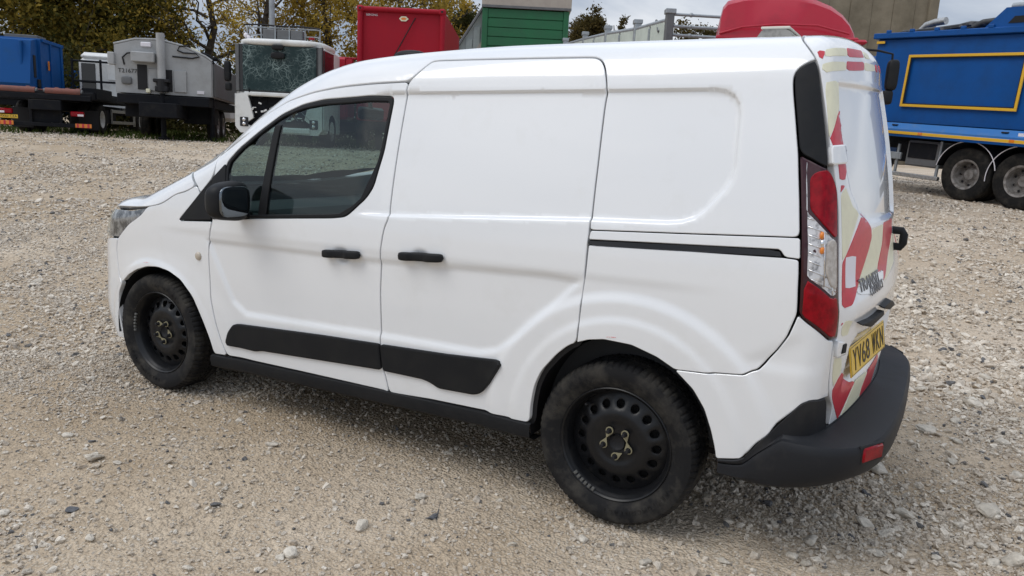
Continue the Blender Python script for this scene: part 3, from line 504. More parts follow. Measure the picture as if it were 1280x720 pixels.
i9=fd.index(min(fd,key=lambda q:abs(q[0]+2.1762)+abs(q[2]-1.18)))
fdtop=fd[0:11][::-1]                                     # from the mirror corner up to the B pillar
sdtop=sd_[1:16]
rc=OUT['rail_cover']; ht=OUT['horn_trim']; rd=OUT['rear_door']; tl=OUT['tail_light']
rtop=[toppt(.455,-.55),toppt(.43,-.35),toppt(.415,-.15),toppt(.41,0)]
chain=[wsL[0]]+OUT['pillar'][0:4]+fdtop[1:]+sdtop+rc[0:3]+[tl[-1]]+[ht[6],ht[5],ht[4],ht[3],ht[2],ht[1],ht[0]]+rd[3:0:-1]+[rd[0]]+rtop
roof=chain+mir(chain[:-1])[::-1]+mir(wsL[1:])+mir(wsTop[:2])+wsTop[::-1]+wsL[1:][::-1]
P_('roof_and_side_panel',skin('cyl',roof,step=.0135,crease=np.concatenate([REC_UV,REC_UV*(1,-1)])),'paint')
# front doors
holew=OUT['window_hole']
fdm=skin('cyl',fd,[holew],step=.0125,crease=REC_UV)
door,doorR=P_('front_door',fdm,'paint',both=True)
P_('gap_shade_strip',strip('cyl',fd),'seal',door)  # black strip added to give the panel gap its dark shade
fr=skin('cyl',holew,[ [tuple(q) for q in from_map('cyl',inset(rounded(to_map('cyl',holew),.012),.017))] ],step=.02,g=.001,off=.0015,depth=.02,bevel=.003)
P_('window_frame',fr,'plastic',door,True,doorR)
gl=skin('cyl',holew,step=.03,g=.012,off=-.008,depth=0)
P_('window_glass',gl,'glass',door,True,doorR)
bar=[sidept(-1.855,1.50),sidept(-1.835,1.515),sidept(-1.815,1.50),sidept(-1.885,1.075),sidept(-1.905,1.065),sidept(-1.93,1.075)]
bar=[tuple(q) for q in castbar]
P_('window_divider',skin('cyl',bar,step=.02,g=0,off=-.001,depth=.02,r=.004),'plastic',door,True,doorR)
P_('mirror_base',skin('cyl',OUT['sail_trim'],step=.02,g=.001,off=.004,depth=.012,r=.006),'plastic',door,True,doorR)
mF=skin('cyl',OUT['mouldF'],step=.02,g=.001,off=.014,depth=.016,r=.008,bevel=.006)
P_('side_moulding',mF,'plastic',door,True,doorR)
# sliding doors
sdm=skin('cyl',sd_,step=.0125,crease=REC_UV)
slide,slideR=P_('sliding_door',sdm,'paint',both=True)
P_('gap_shade_strip',strip('cyl',sd_),'seal',slide)
mS=skin('cyl',OUT['mouldS'],step=.02,g=.001,off=.014,depth=.016,r=.008,bevel=.006)
P_('side_moulding',mS,'plastic',slide,True,slideR)
# handles
def handle(x,z,L=.185,key=True):
    c=sidept(x,z); n=grad(np.array([c]))[0]; mb=MB(); V=[];F=[]; ns=22; nc=14
    for i in range(ns):
        t=i/(ns-1); s=-1+2*t; w=(1-abs(s)**12)**.5 if abs(s)<1 else 0; w=max(w,.05)
        cx=x+s*L/2; y=Wf(np.array([cx]),np.array([z+s*.008]))[0]
        lift=.020*(1-.35*abs(s)**2)
        for k in range(nc):
            a=2*pi*k/nc; ca,sa=cos(a),sin(a); e=lambda q:math.copysign(abs(q)**.5,q)
            V.append((cx,-(y+lift+.014*e(sa)*w),z+.0185*e(ca)*w+s*.008))
    for i in range(ns-1):
        for k in range(nc): F.append((i*nc+k,i*nc+(k+1)%nc,(i+1)*nc+(k+1)%nc,(i+1)*nc+k))
    F+=[tuple(range(nc))[::-1],tuple((ns-1)*nc+k for k in range(nc))]
    me=raw(V,F,True,50); return me
hm=handle(-1.325,.913,.225); P_('door_handle',hm,'plastic',door,True,doorR)
hm=handle(-.890,.951,.235); P_('door_handle',hm,'plastic',slide,True,slideR)
# rear flanks
P_('lower_quarter_panel',skin('rear',OUT['lower_quarter'],step=.013,r=.005),'paint',both=True)
P_('rail_cover',skin('cyl',rc,step=.014,g=.0012,r=.003),'paint',both=True)
P_('door_rail',skin('cyl',OUT['rail_slot'],step=.02,g=0,off=.0012,depth=.01,r=.003,bevel=.001),'gloss',both=True)
P_('rear_corner_panel',skin('rear',OUT['bumper_corner'],step=.014,g=.0012,r=.005),'paint',both=True)
P_('pillar_trim',skin('rear',ht,step=.02,off=.002,depth=.012,r=.012),'plastic',both=True)
# tail lamps
lamp,lampR=P_('tail_light',skin('rear',tl,step=.02,off=.003,depth=.02,r=.010,bevel=.004),'darkred',both=True)
P_('red_lens',skin('rear',OUT['tail_red_upper'],step=.02,g=0,off=.007,depth=.004,r=.008),'redlens',lamp,True,lampR)
P_('red_lens',skin('rear',OUT['tail_red_lower'],step=.02,g=0,off=.007,depth=.004,r=.004),'redlens',lamp,True,lampR)
P_('lamp_reflector',skin('rear',OUT['tail_clear'],step=.02,g=.002,off=.0045,depth=0,r=.004),mat('lamp_silver',(.66,.66,.67),.2,metal=.25,noise=(42,(.20,.20,.21),.50,.66)),lamp,True,lampR)
P_('reverse_lens',skin('rear',OUT['reverse_lens'],step=.02,g=0,off=.009,depth=.005,r=.006,bevel=.003),mat('frosted_lens',(.50,.46,.42),.25,coat=.6,noise=(55,(.38,.34,.30),.4,.6)),lamp,True,lampR)
ribs=MB(); cl=rounded(to_map('rear',OUT['tail_clear']),.004)
def onlamp(a,b,off):
    q=from_map('rear',[[a,b]]); return tuple((q+grad(q)*off)[0])
xl,xr=cl[:,0].min(),cl[:,0].max(); yl,yh=cl[:,1].min(),cl[:,1].max(); rv=rounded(to_map('rear',OUT['reverse_lens']),.004)
def seg(p,q):
    t=np.linspace(0,1,40)[:,None]; L_=np.array([p])*(1-t)+np.array([q])*t; ok=inpoly(L_,inset(cl,.004))&~inpoly(L_,rv); L_=L_[ok]
    if len(L_)>3: ribs.tube([onlamp(a,b,.0055) for a,b in L_[[0,len(L_)//2,-1]]],.0022,5)
for k in range(16):
    y=yl+(yh-yl)*(.04+.062*k); seg((xl-.01,y+.02),(xr,y-.03))
seg((xl+.45*(xr-xl),yl),(xl+.45*(xr-xl),yh)); seg((xl+.75*(xr-xl),yl),(xl+.75*(xr-xl),yl+.62*(yh-yl)))
P_('lamp_rib',raw(ribs.v,ribs.f,True),'chrome',lamp,True,lampR)
for yy,mm in ((.335,'amber'),(.44,'amber'),(.38,'chrome')):
    V,F=superell((0,0,0),(.007,.016,.018),.8,14,8); c=np.array(onlamp(xl+.40*(xr-xl),yl+yy*(yh-yl),.002)); b=MB().add([np.array(v)*(1,1,.7 if mm=='amber' else .9)+c for v in V],F); P_('lamp_bulb',raw(b.v,b.f,True),mm,lamp,True,lampR)
# rear doors
yS=.20
sp=lambda y,z: tuple(rearpt(y,z))
left=[q for q in rd if q[2]>.57]
bot=[sp(-.70,.500),sp(-.62,.485),sp(-.5,.485),sp(-.25,.50),sp(0,.51),sp(yS,.51)]
topr=[tuple(toppt(.41,0)),tuple(toppt(.415,-.15)),tuple(toppt(.43,-.35)),tuple(toppt(.455,-.55))]
spl_=[sp(yS,z) for z in (.7,.9,1.1,1.3,1.5,1.65,1.75)]+[tuple(toppt(.55,yS)),tuple(toppt(.44,yS))]
rdo=left+bot+spl_+topr
rdoor=P_('rear_door',skin('rear',rdo,step=.014,g=.0014,crease=RWIN_UV),'paint')
P_('gap_shade_strip',strip('rear',rdo),'seal',rdoor)
rdo2=bot[-1:]+spl_+[tuple(toppt(.43,.35)),tuple(toppt(.455,.55))]+mir(left)+mir([bot[0],bot[1]])[::1]
rdoor2=P_('rear_door',skin('rear',rdo2,step=.02),'paint'); 
P_('gap_shade_strip',strip('rear',rdo2),'seal',rdoor2)
for k,q in OUT.items():
    if '_stripe_' in k:
        mm,nm=('red','red_stripe') if k[0]=='r' else ('cream','cream_stripe')
        P_(nm,skin('rear',q,step=.016,g=.0003,off=.0016 if mm=='red' else .0013,depth=.001,r=.003,bevel=.0004),mm,rdoor)
# the stripes of the narrower right-hand door
for k,(y,z0,mm) in enumerate(((.24,1.06,'red'),(.36,.98,'cream'),(.47,1.02,'red'),(.60,.98,'cream'))):
    q=[sp(y,1.20),sp(y+.10,1.20),sp(y+.06,1.0),sp(y-.02+.06,.97),sp(y-.03,.97),sp(y-.02,1.08)]
    P_(('red' if mm=='red' else 'cream')+'_stripe',skin('rear',q,step=.02,g=0,off=.0015,depth=.001,r=.003,bevel=.0004),mm,rdoor2)
P_('paper_label',skin('rear',OUT['label'],step=.02,g=0,off=.0026,depth=.001,r=.002,bevel=.0004),'label',rdoor)
P_('badge_backing',skin('rear',OUT['backing'],step=.02,g=0,off=.0024,depth=.001,r=.003,bevel=.0004),'paint',rdoor)
def on_door(me,c,dirw,name,m,off,thick,parent):
    """wraps flat lettering on to the door: x runs along the door, y up"""
    y0,z0,sl=c; q=np.array([tuple(v.co) for v in me.vertices]); Y=y0+q[:,0]*dirw; Z=z0+q[:,1]+q[:,0]*sl
    R_=solve(np.stack([0*Y-.4,Y,Z],-1),np.tile([[1.,0,0]],(len(Y),1))); N=grad(R_); R_=R_+N*(off+(q[:,2:3]+thick))
    for v,p in zip(me.vertices,R_): v.co=p
    return P_(name,me,m,parent)
for txt,keys,s in (('TRANSIT','badge1',.046),('CONNECT','badge2',.030)):
    q=np.array(OUT[keys]); y0,y1=q[[0,3],1].mean(),q[[1,2],1].mean(); z0=(q[0,2]+q[3,2])/2; z1=(q[1,2]+q[2,2])/2
    me=text_mesh(txt,s*1.35,.0012); xs=[v.co.x for v in me.vertices]; w=max(xs)-min(xs); f=(y1-y0)*.92/w
    for v in me.vertices: v.co.x=v.co.x*f+v.co.y*.08
    on_door(me,((y0+y1)/2,(z0+z1)/2-(.008 if txt[0]=='C' else -.004),(z1-z0)/(y1-y0)),1,'badge_lettering','badge',.003,.0012,rdoor)
for k in ('grip1','grip2'):
    q=[tuple(a) for a in OUT[k]]; P_('door_grip',skin('rear',q,step=.015,g=0,off=.022,depth=.05,r=.006,bevel=.006),'plastic',rdoor)
# number plate
pc=np.array([.795,-.335,.735]); pu=Vector((sin(.14),cos(.14),.035)); pn=Vector((cos(.14),-sin(.14),.0)); pv=Vector((-.171*cos(.14),.171*sin(.14),1))
fm=frame_mat(pc,pu,pv)
mb=MB().box((0,0,0),(.525,.112,.006),.002); pl=mb.build('number_plate','yellow',rdoor); pl.matrix_local=fm
mb=MB()
for a,b,c,d in ((-.2575,0,.003,.104),(.2575,0,.003,.104),(0,.051,.512,.002),(0,-.051,.512,.002)): mb.box((a,b,.0032),(c,d,.0008),.0003)
mb.build('plate_border','ink',pl)
for ch,x in zip('YV68WKN',(-.205,-.143,-.081,-.019,.076,.142,.206)):
    me=text_mesh(ch,.104,.0006); 
    xs=[v.co.x for v in me.vertices]; ys=[v.co.y for v in me.vertices]; sx=.052/max(.02,max(xs)-min(xs)); sy=.079/(max(ys)-min(ys)); cx=(max(xs)+min(xs))/2; cy=(max(ys)+min(ys))/2
    for v in me.vertices: v.co.x=(v.co.x-cx)*sx+x; v.co.y=(v.co.y-cy)*sy; v.co.z+=.0042
    P_('plate_character',me,'ink',pl)
# hinges
for k in ('hinge1','hinge2'):
    q=np.array(OUT[k]); c=q.mean(0); n=grad(c[None])[0]; 
    P_('door_hinge',skin('rear',OUT[k],step=.02,g=0,off=.013,depth=.02,r=.004,bevel=.004),'paint',rdoor)
    c2=c+n*.0125; mb=MB().box((.012,0,0),(.030,.034,.006),.003); o=mb.build('hinge_recess','plastic',rdoor); o.matrix_local=frame_mat(c2,Vector((.35,.93,0)),(0,0,1))
# black door stop at the far edge
c=rearpt(-.05,1.13); mb=MB(); mb.tube([(c[0]-.01,-.02,1.165),(c[0]+.030,-.03,1.165),(c[0]+.038,-.03,1.15),(c[0]+.038,-.03,1.115),(c[0]+.03,-.03,1.10),(c[0]-.01,-.02,1.10)],.016,10); mb.build('door_catch','plastic',rdoor,50)
# fronts: wings, bonnet, head lamps, bumper
P_('front_wing',skin('cyl',OUT['wing'],step=.013),'paint',both=True)
P_('corner_trim',skin('cyl',OUT['corner_trim'],step=.02,g=.001,off=.003,depth=.012,r=.006),'plastic',both=True)
hl=OUT['headlight']; hl=[hl[0]]+[frontpt(-.80,.80),frontpt(-.74,.84),frontpt(-.70,.90),frontpt(-.72,.945)]+hl[3:]
P_('headlight_lens',skin('front',hl,step=.02,g=.001,off=0,depth=0,r=.01),'clear',both=True)
P_('headlight',skin('front',hl,step=.02,g=0,off=-.010,depth=.02,r=.01),mat('lamp_bowl',(.42,.42,.43),.25,metal=.5,noise=(22,(.10,.10,.11),.42,.58)),both=True)
be=OUT['bonnet_edge']
bl=[toppt(-2.425,-.80)]+be[0:6]+[frontpt(-.73,.955),frontpt(-.62,.945),frontpt(-.35,.94)]
br=[toppt(-2.68,-.57),toppt(-2.80,-.29)]
bon=list(bl)+mir(bl)[::-1]+mir(br)+[toppt(-2.84,0)]+br[::-1]
P_('bonnet',skin('front',bon,step=.025,r=.03),'paint')
sc=[toppt(-2.46,-.74),toppt(-2.58,-.60),toppt(-2.72,-.30),toppt(-2.76,0)]; sc2=[toppt(-2.52,-.72),toppt(-2.70,-.57),toppt(-2.82,-.29),toppt(-2.86,0)]
P_('scuttle',skin('cyl',sc+mir(sc[:3])[::-1]+mir(sc2[:3])+sc2[::-1],step=.04,g=0,off=-.008,depth=0,r=.01),'plastic')
wg=OUT['wing'][15:20]
bs=wg+[sidept(-3.0,.50),sidept(-3.018,.40),sidept(-3.01,.30),sidept(-2.985,.23)]+[frontpt(y,.22) for y in (-.72,-.45,-.2,0)]
bt=[frontpt(-.80,.78),frontpt(-.78,.66),frontpt(-.6,.60),frontpt(-.3,.58),frontpt(0,.575)]
P_('front_bumper',skin('front',bs+mir(bs[:-1])[::-1]+mir(bt[:-1])+bt[::-1],step=.015,r=.012),'paint')
gt=[frontpt(-.78,.66),frontpt(-.72,.80),frontpt(-.70,.93),frontpt(-.4,.925),frontpt(0,.925)]; gb=[frontpt(-.6,.615),frontpt(-.3,.595),frontpt(0,.59)]
gr=P_('radiator_grille',skin('front',gt+mir(gt[:-1])[::-1]+mir(gb[:-1])+gb[::-1],step=.04,g=.003,off=-.012,depth=.01,r=.02),'plastic')
for z in (.68,.75,.82):
    mb=MB(); mb.tube([tuple(np.array(frontpt(y,z))+(.0,0,0)) for y in np.linspace(-.55,.55,12)],.012,6); mb.build('grille_bar','chrome' if z==.82 else 'plastic',gr,50)
# round repeater lamp on the wing
c=np.array(OUT['indic'][0]); n=Vector(grad(c[None])[0])
mb=MB().lathe([(0,.010),(.012,.010),(.019,.006),(.022,.002),(.022,-.004)],20,'z'); o=mb.build('side_repeater',mat('repeater_lens',(.50,.44,.36),.2,coat=.6),van,40); o.matrix_local=Matrix.Translation(c)@n.to_track_quat('Z','Y').to_matrix().to_4x4()
for k in ('stick1','stick2'): P_('small_sticker',skin('cyl',OUT[k],step=.02,g=0,off=.0012,depth=0,r=.001),mat('pink_print',(.75,.35,.36),.5,noise=(260,(.80,.80,.80),.45,.55)))
# sills
for s in (-1,1):
    V=[];F=[]; xs=np.linspace(-2.215,-.345,40); pr=[(.0,.010),(.014,.004),(.017,-.018),(.010,-.05),(-.03,-.072),(-.10,-.075)]
    for x in xs:
        zt=.287+rake(x)-.0; zt=np.interp(x,[-2.19,-.35],[.277,.330]); y=Wf(np.array([x]),np.array([zt]))[0]
        for a,b in pr: V.append((x,s*(y-.004+a),zt+b))
    m=len(pr)
    for i in range(len(xs)-1):
        for k in range(m-1): q=(i*m+k,i*m+k+1,(i+1)*m+k+1,(i+1)*m+k); F.append(q[::-1] if s<0 else q)
    F=[f[::-1] for f in F]
    P_('sill_trim',raw(V,F,True,40),'plastic')
# wheel arch liners, floor pan and light-blocking box in the load space
for s in (-1,1):
    for cx,a,b,zc in ((.02,.385,.412,.33),(-2.645,.385,.375,.318)):
        mb=MB(); n=30; V=[];F=[]
        for i in range(n+1):
            w=radians(-8)+radians(196)*i/n
            for y in (.865,.50): V.append((cx+a*cos(w),s*y,zc+b*sin(w)))
        for i in range(n): q=(2*i,2*i+1,2*i+3,2*i+2); F.append(q if s<0 else q[::-1])
        V2=[(cx,s*.5,zc)]; F.append(tuple(2*i+1 for i in range(n+1)))
        mb.add(V,F).build('wheel_arch_liner','seal',van,40)
mb=MB(); mb.box((-1.2,0,.35),(3.3,1.2,.18),.03); mb.box((-1.28,0,.30),(1.7,1.70,.10),.02); mb.box((.50,0,.42),(.30,1.2,.14),.03); mb.box((-3.1,0,.42),(.5,1.3,.3),.03); mb.build('floor_pan','dark',van)
mb=MB(); mb.box((-.24,0,.92),(1.62,1.42,1.2),.05); mb.box((-.24,0,1.60),(1.62,1.2,.30),.1); mb.build('bulkhead_light_block','greyint',van)  # solid block added to stop light through the gaps; its front is the bulkhead
mb=MB(); mb.tube([(.35,.25,.30),(.7,.3,.32),(.78,.3,.31)],.022,10); mb.build('exhaust_pipe','steel',van,40)
# cab: seats, dash, wheel
for sy in (-1,1):
    st=MB(); st.box((-1.42,sy*.42,.62),(.50,.50,.16),.05)
    seat=st.build('cab_seat','cloth',van,40)
    b=MB(); rot=Matrix.Rotation(radians(14),3,'Y'); b.box((-1.20,sy*.42,.98),(.14,.48,.62),.06,rot); b.build('seat_back','cloth',seat,40)
    b=MB(); b.box((-1.115,sy*.42,1.37),(.10,.27,.17),.04,rot); b.tube([(-1.14,sy*.42-.07,1.25),(-1.12,sy*.42-.07,1.33)],.007); b.tube([(-1.14,sy*.42+.07,1.25),(-1.12,sy*.42+.07,1.33)],.007); b.build('headrest','cloth',seat,40)
d=MB(); d.box((-2.30,0,.90),(.60,1.60,.26),.08); d.box((-2.0,0,.70),(.35,.4,.3),.05); d.box((-1.98,.42,1.03),(.22,.42,.12),.05); d.box((-1.85,-.42,.90),(.04,.5,.12),.02); dash=d.build('dashboard','greyint',van,40)
w=MB(); c=Vector((-1.72,.42,1.0)); ax=Vector((.86,0,.5)).normalized(); q=ax.to_track_quat('Z','Y').to_matrix()
w.tube([c+q@Vector((.185*cos(2*pi*i/28),.185*sin(2*pi*i/28),0)) for i in range(29)],.015,8,False); w.tube([c,c-ax*.28],.03); w.sphere(c,.06,12,8)
for a in (20,160,270): w.tube([c,c+q@Vector((.18*cos(radians(a)),.18*sin(radians(a)),0))],.014)
w.build('steering_wheel','greyint',van,50)
b=MB(); b.box((-1.93,0,1.56),(.03,.22,.07),.02); b.tube([(-1.93,0,1.58),(-1.95,0,1.68)],.012); b.build('interior_mirror','gloss',van,40)
for s in (-1,1):
    b=MB(); b.box((-1.62,s*.80,.78),(.85,.10,.50),.04); b.box((-1.62,s*.765,.92),(.55,.06,.08),.025); b.build('door_lining','greyint',door if s<0 else doorR,40)
b=MB(); b.box((-1.32,0,1.735),(.5,1.0,.03),.01); b.build('headliner','greyint',van)
# wing mirrors
def mirfn(p):
    x,y,z=p; k=1-.30*max(0,-x/.06); return [x-.10*y*0, y*k, z*k*(1+.12*y/.1)]
V,F=superell((-1.935,-1.03,1.105),(.072,.105,.090),.55,fn=mirfn)
me=raw(V,F,True,60); wm,wmR=P_('wing_mirror',me,'plastic',both=True)
b=MB(); b.box((-1.95,-.93,1.035),(.075,.12,.045),.018); P_('mirror_arm',raw(b.v,b.f,True,50),'plastic',wm,True,wmR)
V,F=superell((-1.866,-1.033,1.107),(.008,.088,.070),.5,20,12); P_('mirror_glass',raw(V,F,True,60),'mirror',wm,True,wmR)
# roof beacon and aerial
bc=MB(); x0,x1=.195,.375; zb=1.875; q=[(x0,zb),(x0+.008,zb+.02),(x0+.035,zb+.062),(x0+.05,zb+.068),(x1-.052,zb+.068),(x1-.03,zb+.058),(x1-.004,zb+.02),(x1,zb)]
bc.prism([(a,b) for a,b in q],.30,((0,-.15,0),(1,0,0),(0,0,1),(0,1,0)))
bea=bc.build('roof_beacon',mat('beacon_lens',(.30,.29,.265),.18,coat=.7,noise=(26,(.20,.19,.175),.45,.62)),van)
b=MB(); b.box((.285,0,1.868),(.22,.34,.024),.008); b.box((.285,0,1.948),(.115,.31,.010),.003); b.build('beacon_base',mat('beacon_cap',(.62,.60,.52),.5),bea)
b=MB(); b.box((.285,-.158,1.888),(.085,.010,.018),.002); b.build('beacon_plate','chrome',bea)
V,F=superell((-1.66,0,1.868),(.10,.045,.036),.8,20,12); P_('roof_aerial',raw(V,F,True,60),'plastic')
# rear bumper with step
def bumper():
    N_=150
    plan=[(.40,-.900),(.50,-.908),(.60,-.913),(.70,-.902),(.78,-.865),(.845,-.785),(.89,-.65),(.918,-.45),(.930,-.2),(.932,0)]
    plan=plan+[(a,-b) for a,b in plan[:-1]][::-1]
    P=np.array(plan); L=np.concatenate([[0],np.cumsum(np.linalg.norm(np.diff(P,axis=0),axis=1))]); fx,fy=spl(L,P[:,0]),spl(L,P[:,1]); tot=L[-1]
    half=np.linspace(0,tot/2,N_//2+1); s=np.concatenate([half,tot-half[-2::-1]])
    d=.03; tx,ty=fx(np.clip(s+d,0,tot))-fx(np.clip(s-d,0,tot)),fy(np.clip(s+d,0,tot))-fy(np.clip(s-d,0,tot)); ln=np.hypot(tx,ty); nx,ny=ty/ln,-tx/ln
    X,Y=fx(s),fy(s); k=np.minimum(s,tot-s)
    zx=spl([.39,.48,.50,.522,.567,.627,.652,.678,.72],[.377,.401,.426,.462,.522,.602,.633,.646,.642])
    zsh=.507+.05*sstep(.45,1.1,k); dr=sstep(.355,.47,k); zt=np.where(k<.345,zx(X),.642); zb=.318+.062*sstep(.12,.50,k)
    zs=np.minimum(zsh,zb+.74*(zt-zb)); zt=zt*(1-dr)+(zs+.012)*dr
    def shell_in(z):      # distance from the plan line inwards to the van's skin at height z
        O=np.stack([X-nx*.5,Y-ny*.5,z],-1); R_=solve(O,np.stack([nx,ny,0*nx],-1),0,.9); return -((R_[:,0]-X)*nx+(R_[:,1]-Y)*ny)
    h=zs-zb; bul=.020*sstep(.06,.30,k); i0,i1,i2=shell_in(zs+.012),shell_in((zs+zt)/2+.006),shell_in(zt)
    pr=[(-.06+0*k,zb-.004),(-.018+0*k,zb),(-.004+0*k,zb+.010),(bul*.55,zb+.22*h),(bul,zb+.50*h),(bul,zb+.76*h),(bul*.85,zb+.90*h),(bul*.55-.002,zb+.97*h),
        (bul*.1-.008,zs-.001),(-.35*i0+.0,zs+.003),(-i0+.006,zs+.010),(-i1+.006,(zs+zt)/2+.006),(-i2+.006,zt-.004),(-i2+.002,zt),(-i2-.012,zt-.002)]
    m=len(pr); V=[(X[i]+nx[i]*o[i],Y[i]+ny[i]*o[i],z[i]) for i in range(len(s)) for o,z in pr]
    F=[(i*m+q,(i+1)*m+q,(i+1)*m+q+1,i*m+q+1) for i in range(len(s)-1) for q in range(m-1)]
    return raw(V,F,True,32)
bum=P_('rear_bumper',bumper(),'greyplastic')
rl=MB(); 
for s in (-1,1):
    c=Vector((.872,s*.765,.474)); u=Vector((.42,-s*.9,0)) if s<0 else Vector((-.42,-.9,0)); u=Vector((.45,.89,0)) if s<0 else Vector((-.45,.89,0))
    mb=MB().box((0,0,0),(.115,.052,.02),.006); o=mb.build('bumper_reflector','redlens',bum,40); o.matrix_local=frame_mat(c,u,(0,0,1))
    mb=MB().box((0,0,-.003),(.135,.066,.014),.004); o=mb.build('reflector_surround','plastic',bum,40); o.matrix_local=frame_mat(c,u,(0,0,1))
# ------------------------------------------------------------------ wheels
def tyre_mesh(R=.322,rb=.2215,hw=.1025,nseg=288,grooves=True,tread=.078):
    prof=[(rb,-.080),(rb+.012,-.088),(rb+.045,-hw),(rb+.066,-hw),(rb+.083,-hw*.965),(R-.008,-.089),(R-.003,-.080)]
    ins=[]
    for w in (-.072,-.056,-.052,-.046,-.042,-.024,-.019,-.012,-.007,.007,.012,.019,.024,.042,.046,.052,.056,.072):
        ins.append((R+.002*(1-(w/.08)**2),w))
    prof=prof+ins+[(r,-w) for r,w in prof[::-1]]
    V=[];F=[]; m=len(prof)
    for k in range(nseg):
        a=2*pi*k/nseg; 
        for j,(r,w) in enumerate(prof):
            d=0; aw=abs(w)
            if grooves:
                if R-.02<r and (.040<aw<.048 or .010<aw<.014) and r>R-.004: d=.006
                if aw>.050 and r>R-.018 and k%4==0: d=.005 if r>R-.012 else .002
                elif aw<.05 and r>R-.004 and (k+int(w*200))%4==0: d=.006
            V.append(((r-d)*cos(a),w,(r-d)*sin(a)))
    for k in range(nseg):
        for i in range(m-1): a=k*m+i; b=((k+1)%nseg)*m+i; F.append((a,b,b+1,a+1))
    F=[f for f in F]
    return raw(V,F,True,30)
TY=tyre_mesh()
def wheel_disc():
    """pressed steel disc with sixteen round holes (axis along -y), joined to its barrel and flange"""
    prof=spl([0,.031,.033,.045,.075,.092,.112,.138,.160,.178,.192,.199],[.046,.046,.050,.053,.054,.060,.0605,.051,.040,.030,.024,.022])
    n=96; rr=[.0,.03,.033,.045,.06,.075,.084,.092,.102,.112,.125,.132]
    outer=.198; hr=.0165; hc=.153
    ring=lambda r,k,ph=0: [(r*cos(2*pi*(i+ph)/k),r*sin(2*pi*(i+ph)/k)) for i in range(k)]
    pts=[(0.,0.)]+ring(.031,32); loops=[ring(outer,n)]
    for r in (.034,.045,.058,.070,.080,.088,.096,.104,.113,.122): pts+=ring(r,64,.5*(len(pts)%2))
    pts+=ring(.186,96,.5)
    holes=[[(hc*cos(2*pi*(h+.5)/16)+hr*cos(2*pi*i/16)*.95,hc*sin(2*pi*(h+.5)/16)+hr*sin(2*pi*i/16)*.95) for i in range(16)] for h in range(16)]
    for h in range(16):
        for r in (.134,.153,.174): pts.append((r*cos(2*pi*h/16),r*sin(2*pi*h/16)))
        for i in range(12): 
            a=2*pi*i/12; pts.append((hc*cos(2*pi*(h+.5)/16)+.021*cos(a),hc*sin(2*pi*(h+.5)/16)+.021*sin(a)))
    V=loops[0][:]; E=[(i,(i+1)%n) for i in range(n)]
    for h in holes: s=len(V); V+=h; E+=[(s+i,s+(i+1)%16) for i in range(16)]
    s0=len(V); V+=pts
    cv,_,cf,ov,_,_=delaunay_2d_cdt([Vector(a) for a in V],E,[],0,1e-7)
    q=np.array([tuple(a) for a in cv]); T=[f for f in cf if len(f)==3]; ct=np.array([q[list(f)].mean(0) for f in T]); ok=inpoly(ct,np.array(loops[0]))
    for h in holes: ok&=~inpoly(ct,np.array(h))
    rad=np.hypot(q[:,0],q[:,1]); dep=prof(rad)
    for h in range(16):
        d=np.hypot(q[:,0]-hc*cos(2*pi*(h+.5)/16),q[:,1]-hc*sin(2*pi*(h+.5)/16)); dep=dep-.004*(1-sstep(.016,.022,d))
    verts=[(a,-b,c) for (a,c),b in zip(q,dep)]; faces=[]
    for f,k in zip(T,ok):
        if k:
            a,b,c=[Vector(verts[i]) for i in f]; faces.append(f if (b-a).cross(c-a).y<0 else f[::-1])
    mb=MB().add(verts,faces)
    mb.lathe([(.1985,-.022),(.1995,-.05),(.2045,-.060),(.206,-.068),(.2125,-.074),(.2145,-.080),(.2185,-.0855),(.2225,-.0885),(.2255,-.086),(.2250,-.078),(.215,-.06),(.20,.08)],96,'y')
    for h in range(16):   # short throats of the holes
        cx,cz=hc*cos(2*pi*(h+.5)/16),hc*sin(2*pi*(h+.5)/16); y=-float(prof(np.array([hc]))[0])+.003
        mb.lathe([(.0158,y),(.0155,y+.012)],16,'y',(cx,0,cz))
    return raw(mb.v,mb.f,True,40)
WD=wheel_disc()
NB=MB().lathe([(0,-.085),(.006,-.085),(.0085,-.082),(.0095,-.066),(.0125,-.058),(.0125,-.05)],6,'y'); NUT=raw(NB.v,NB.f,True,30)
def pointer():
    mb=MB(); V=[];F=[]; n=20
    out=[]; inn=[]
    for i in range(n):
        a=2*pi*i/n; r=.0155; x,z=r*cos(a),r*sin(a)
        if cos(a)>.55: k=(cos(a)-.55)/.45; x+= .018*k; z*=1-.75*k
        out.append((x,z)); inn.append((.0112*cos(a),.0112*sin(a)))
    for y in (-.0600,-.0640):
        V+=[(x,y,z) for x,z in out]+[(x,y,z) for x,z in inn]
    for i in range(n):
        j=(i+1)%n; F+=[(2*n+i,2*n+j,3*n+j,3*n+i),(i,j,2*n+j,2*n+i)[::-1],(n+i,n+j,3*n+j,3*n+i),(i,n+i,n+j,j)]
    return raw(V,F,True,30)
PTR=pointer()
CAPM=MB().lathe([(0,-.047),(.022,-.047),(.0285,-.051),(.031,-.056),(.0315,-.045)],32,'y'); CAPM=raw(CAPM.v,CAPM.f,True,40)
BR=MB().lathe([(0,-.008),(.19,-.008),(.195,.0),(.197,.06)],40,'y'); BRM=raw(BR.v,BR.f,True,40)
for me,m in ((TY,'rubber'),(WD,'steel'),(NUT,'seal'),(PTR,'gold'),(CAPM,'seal'),(BRM,'dark')): me.materials.append(M[m])
mb=MB()
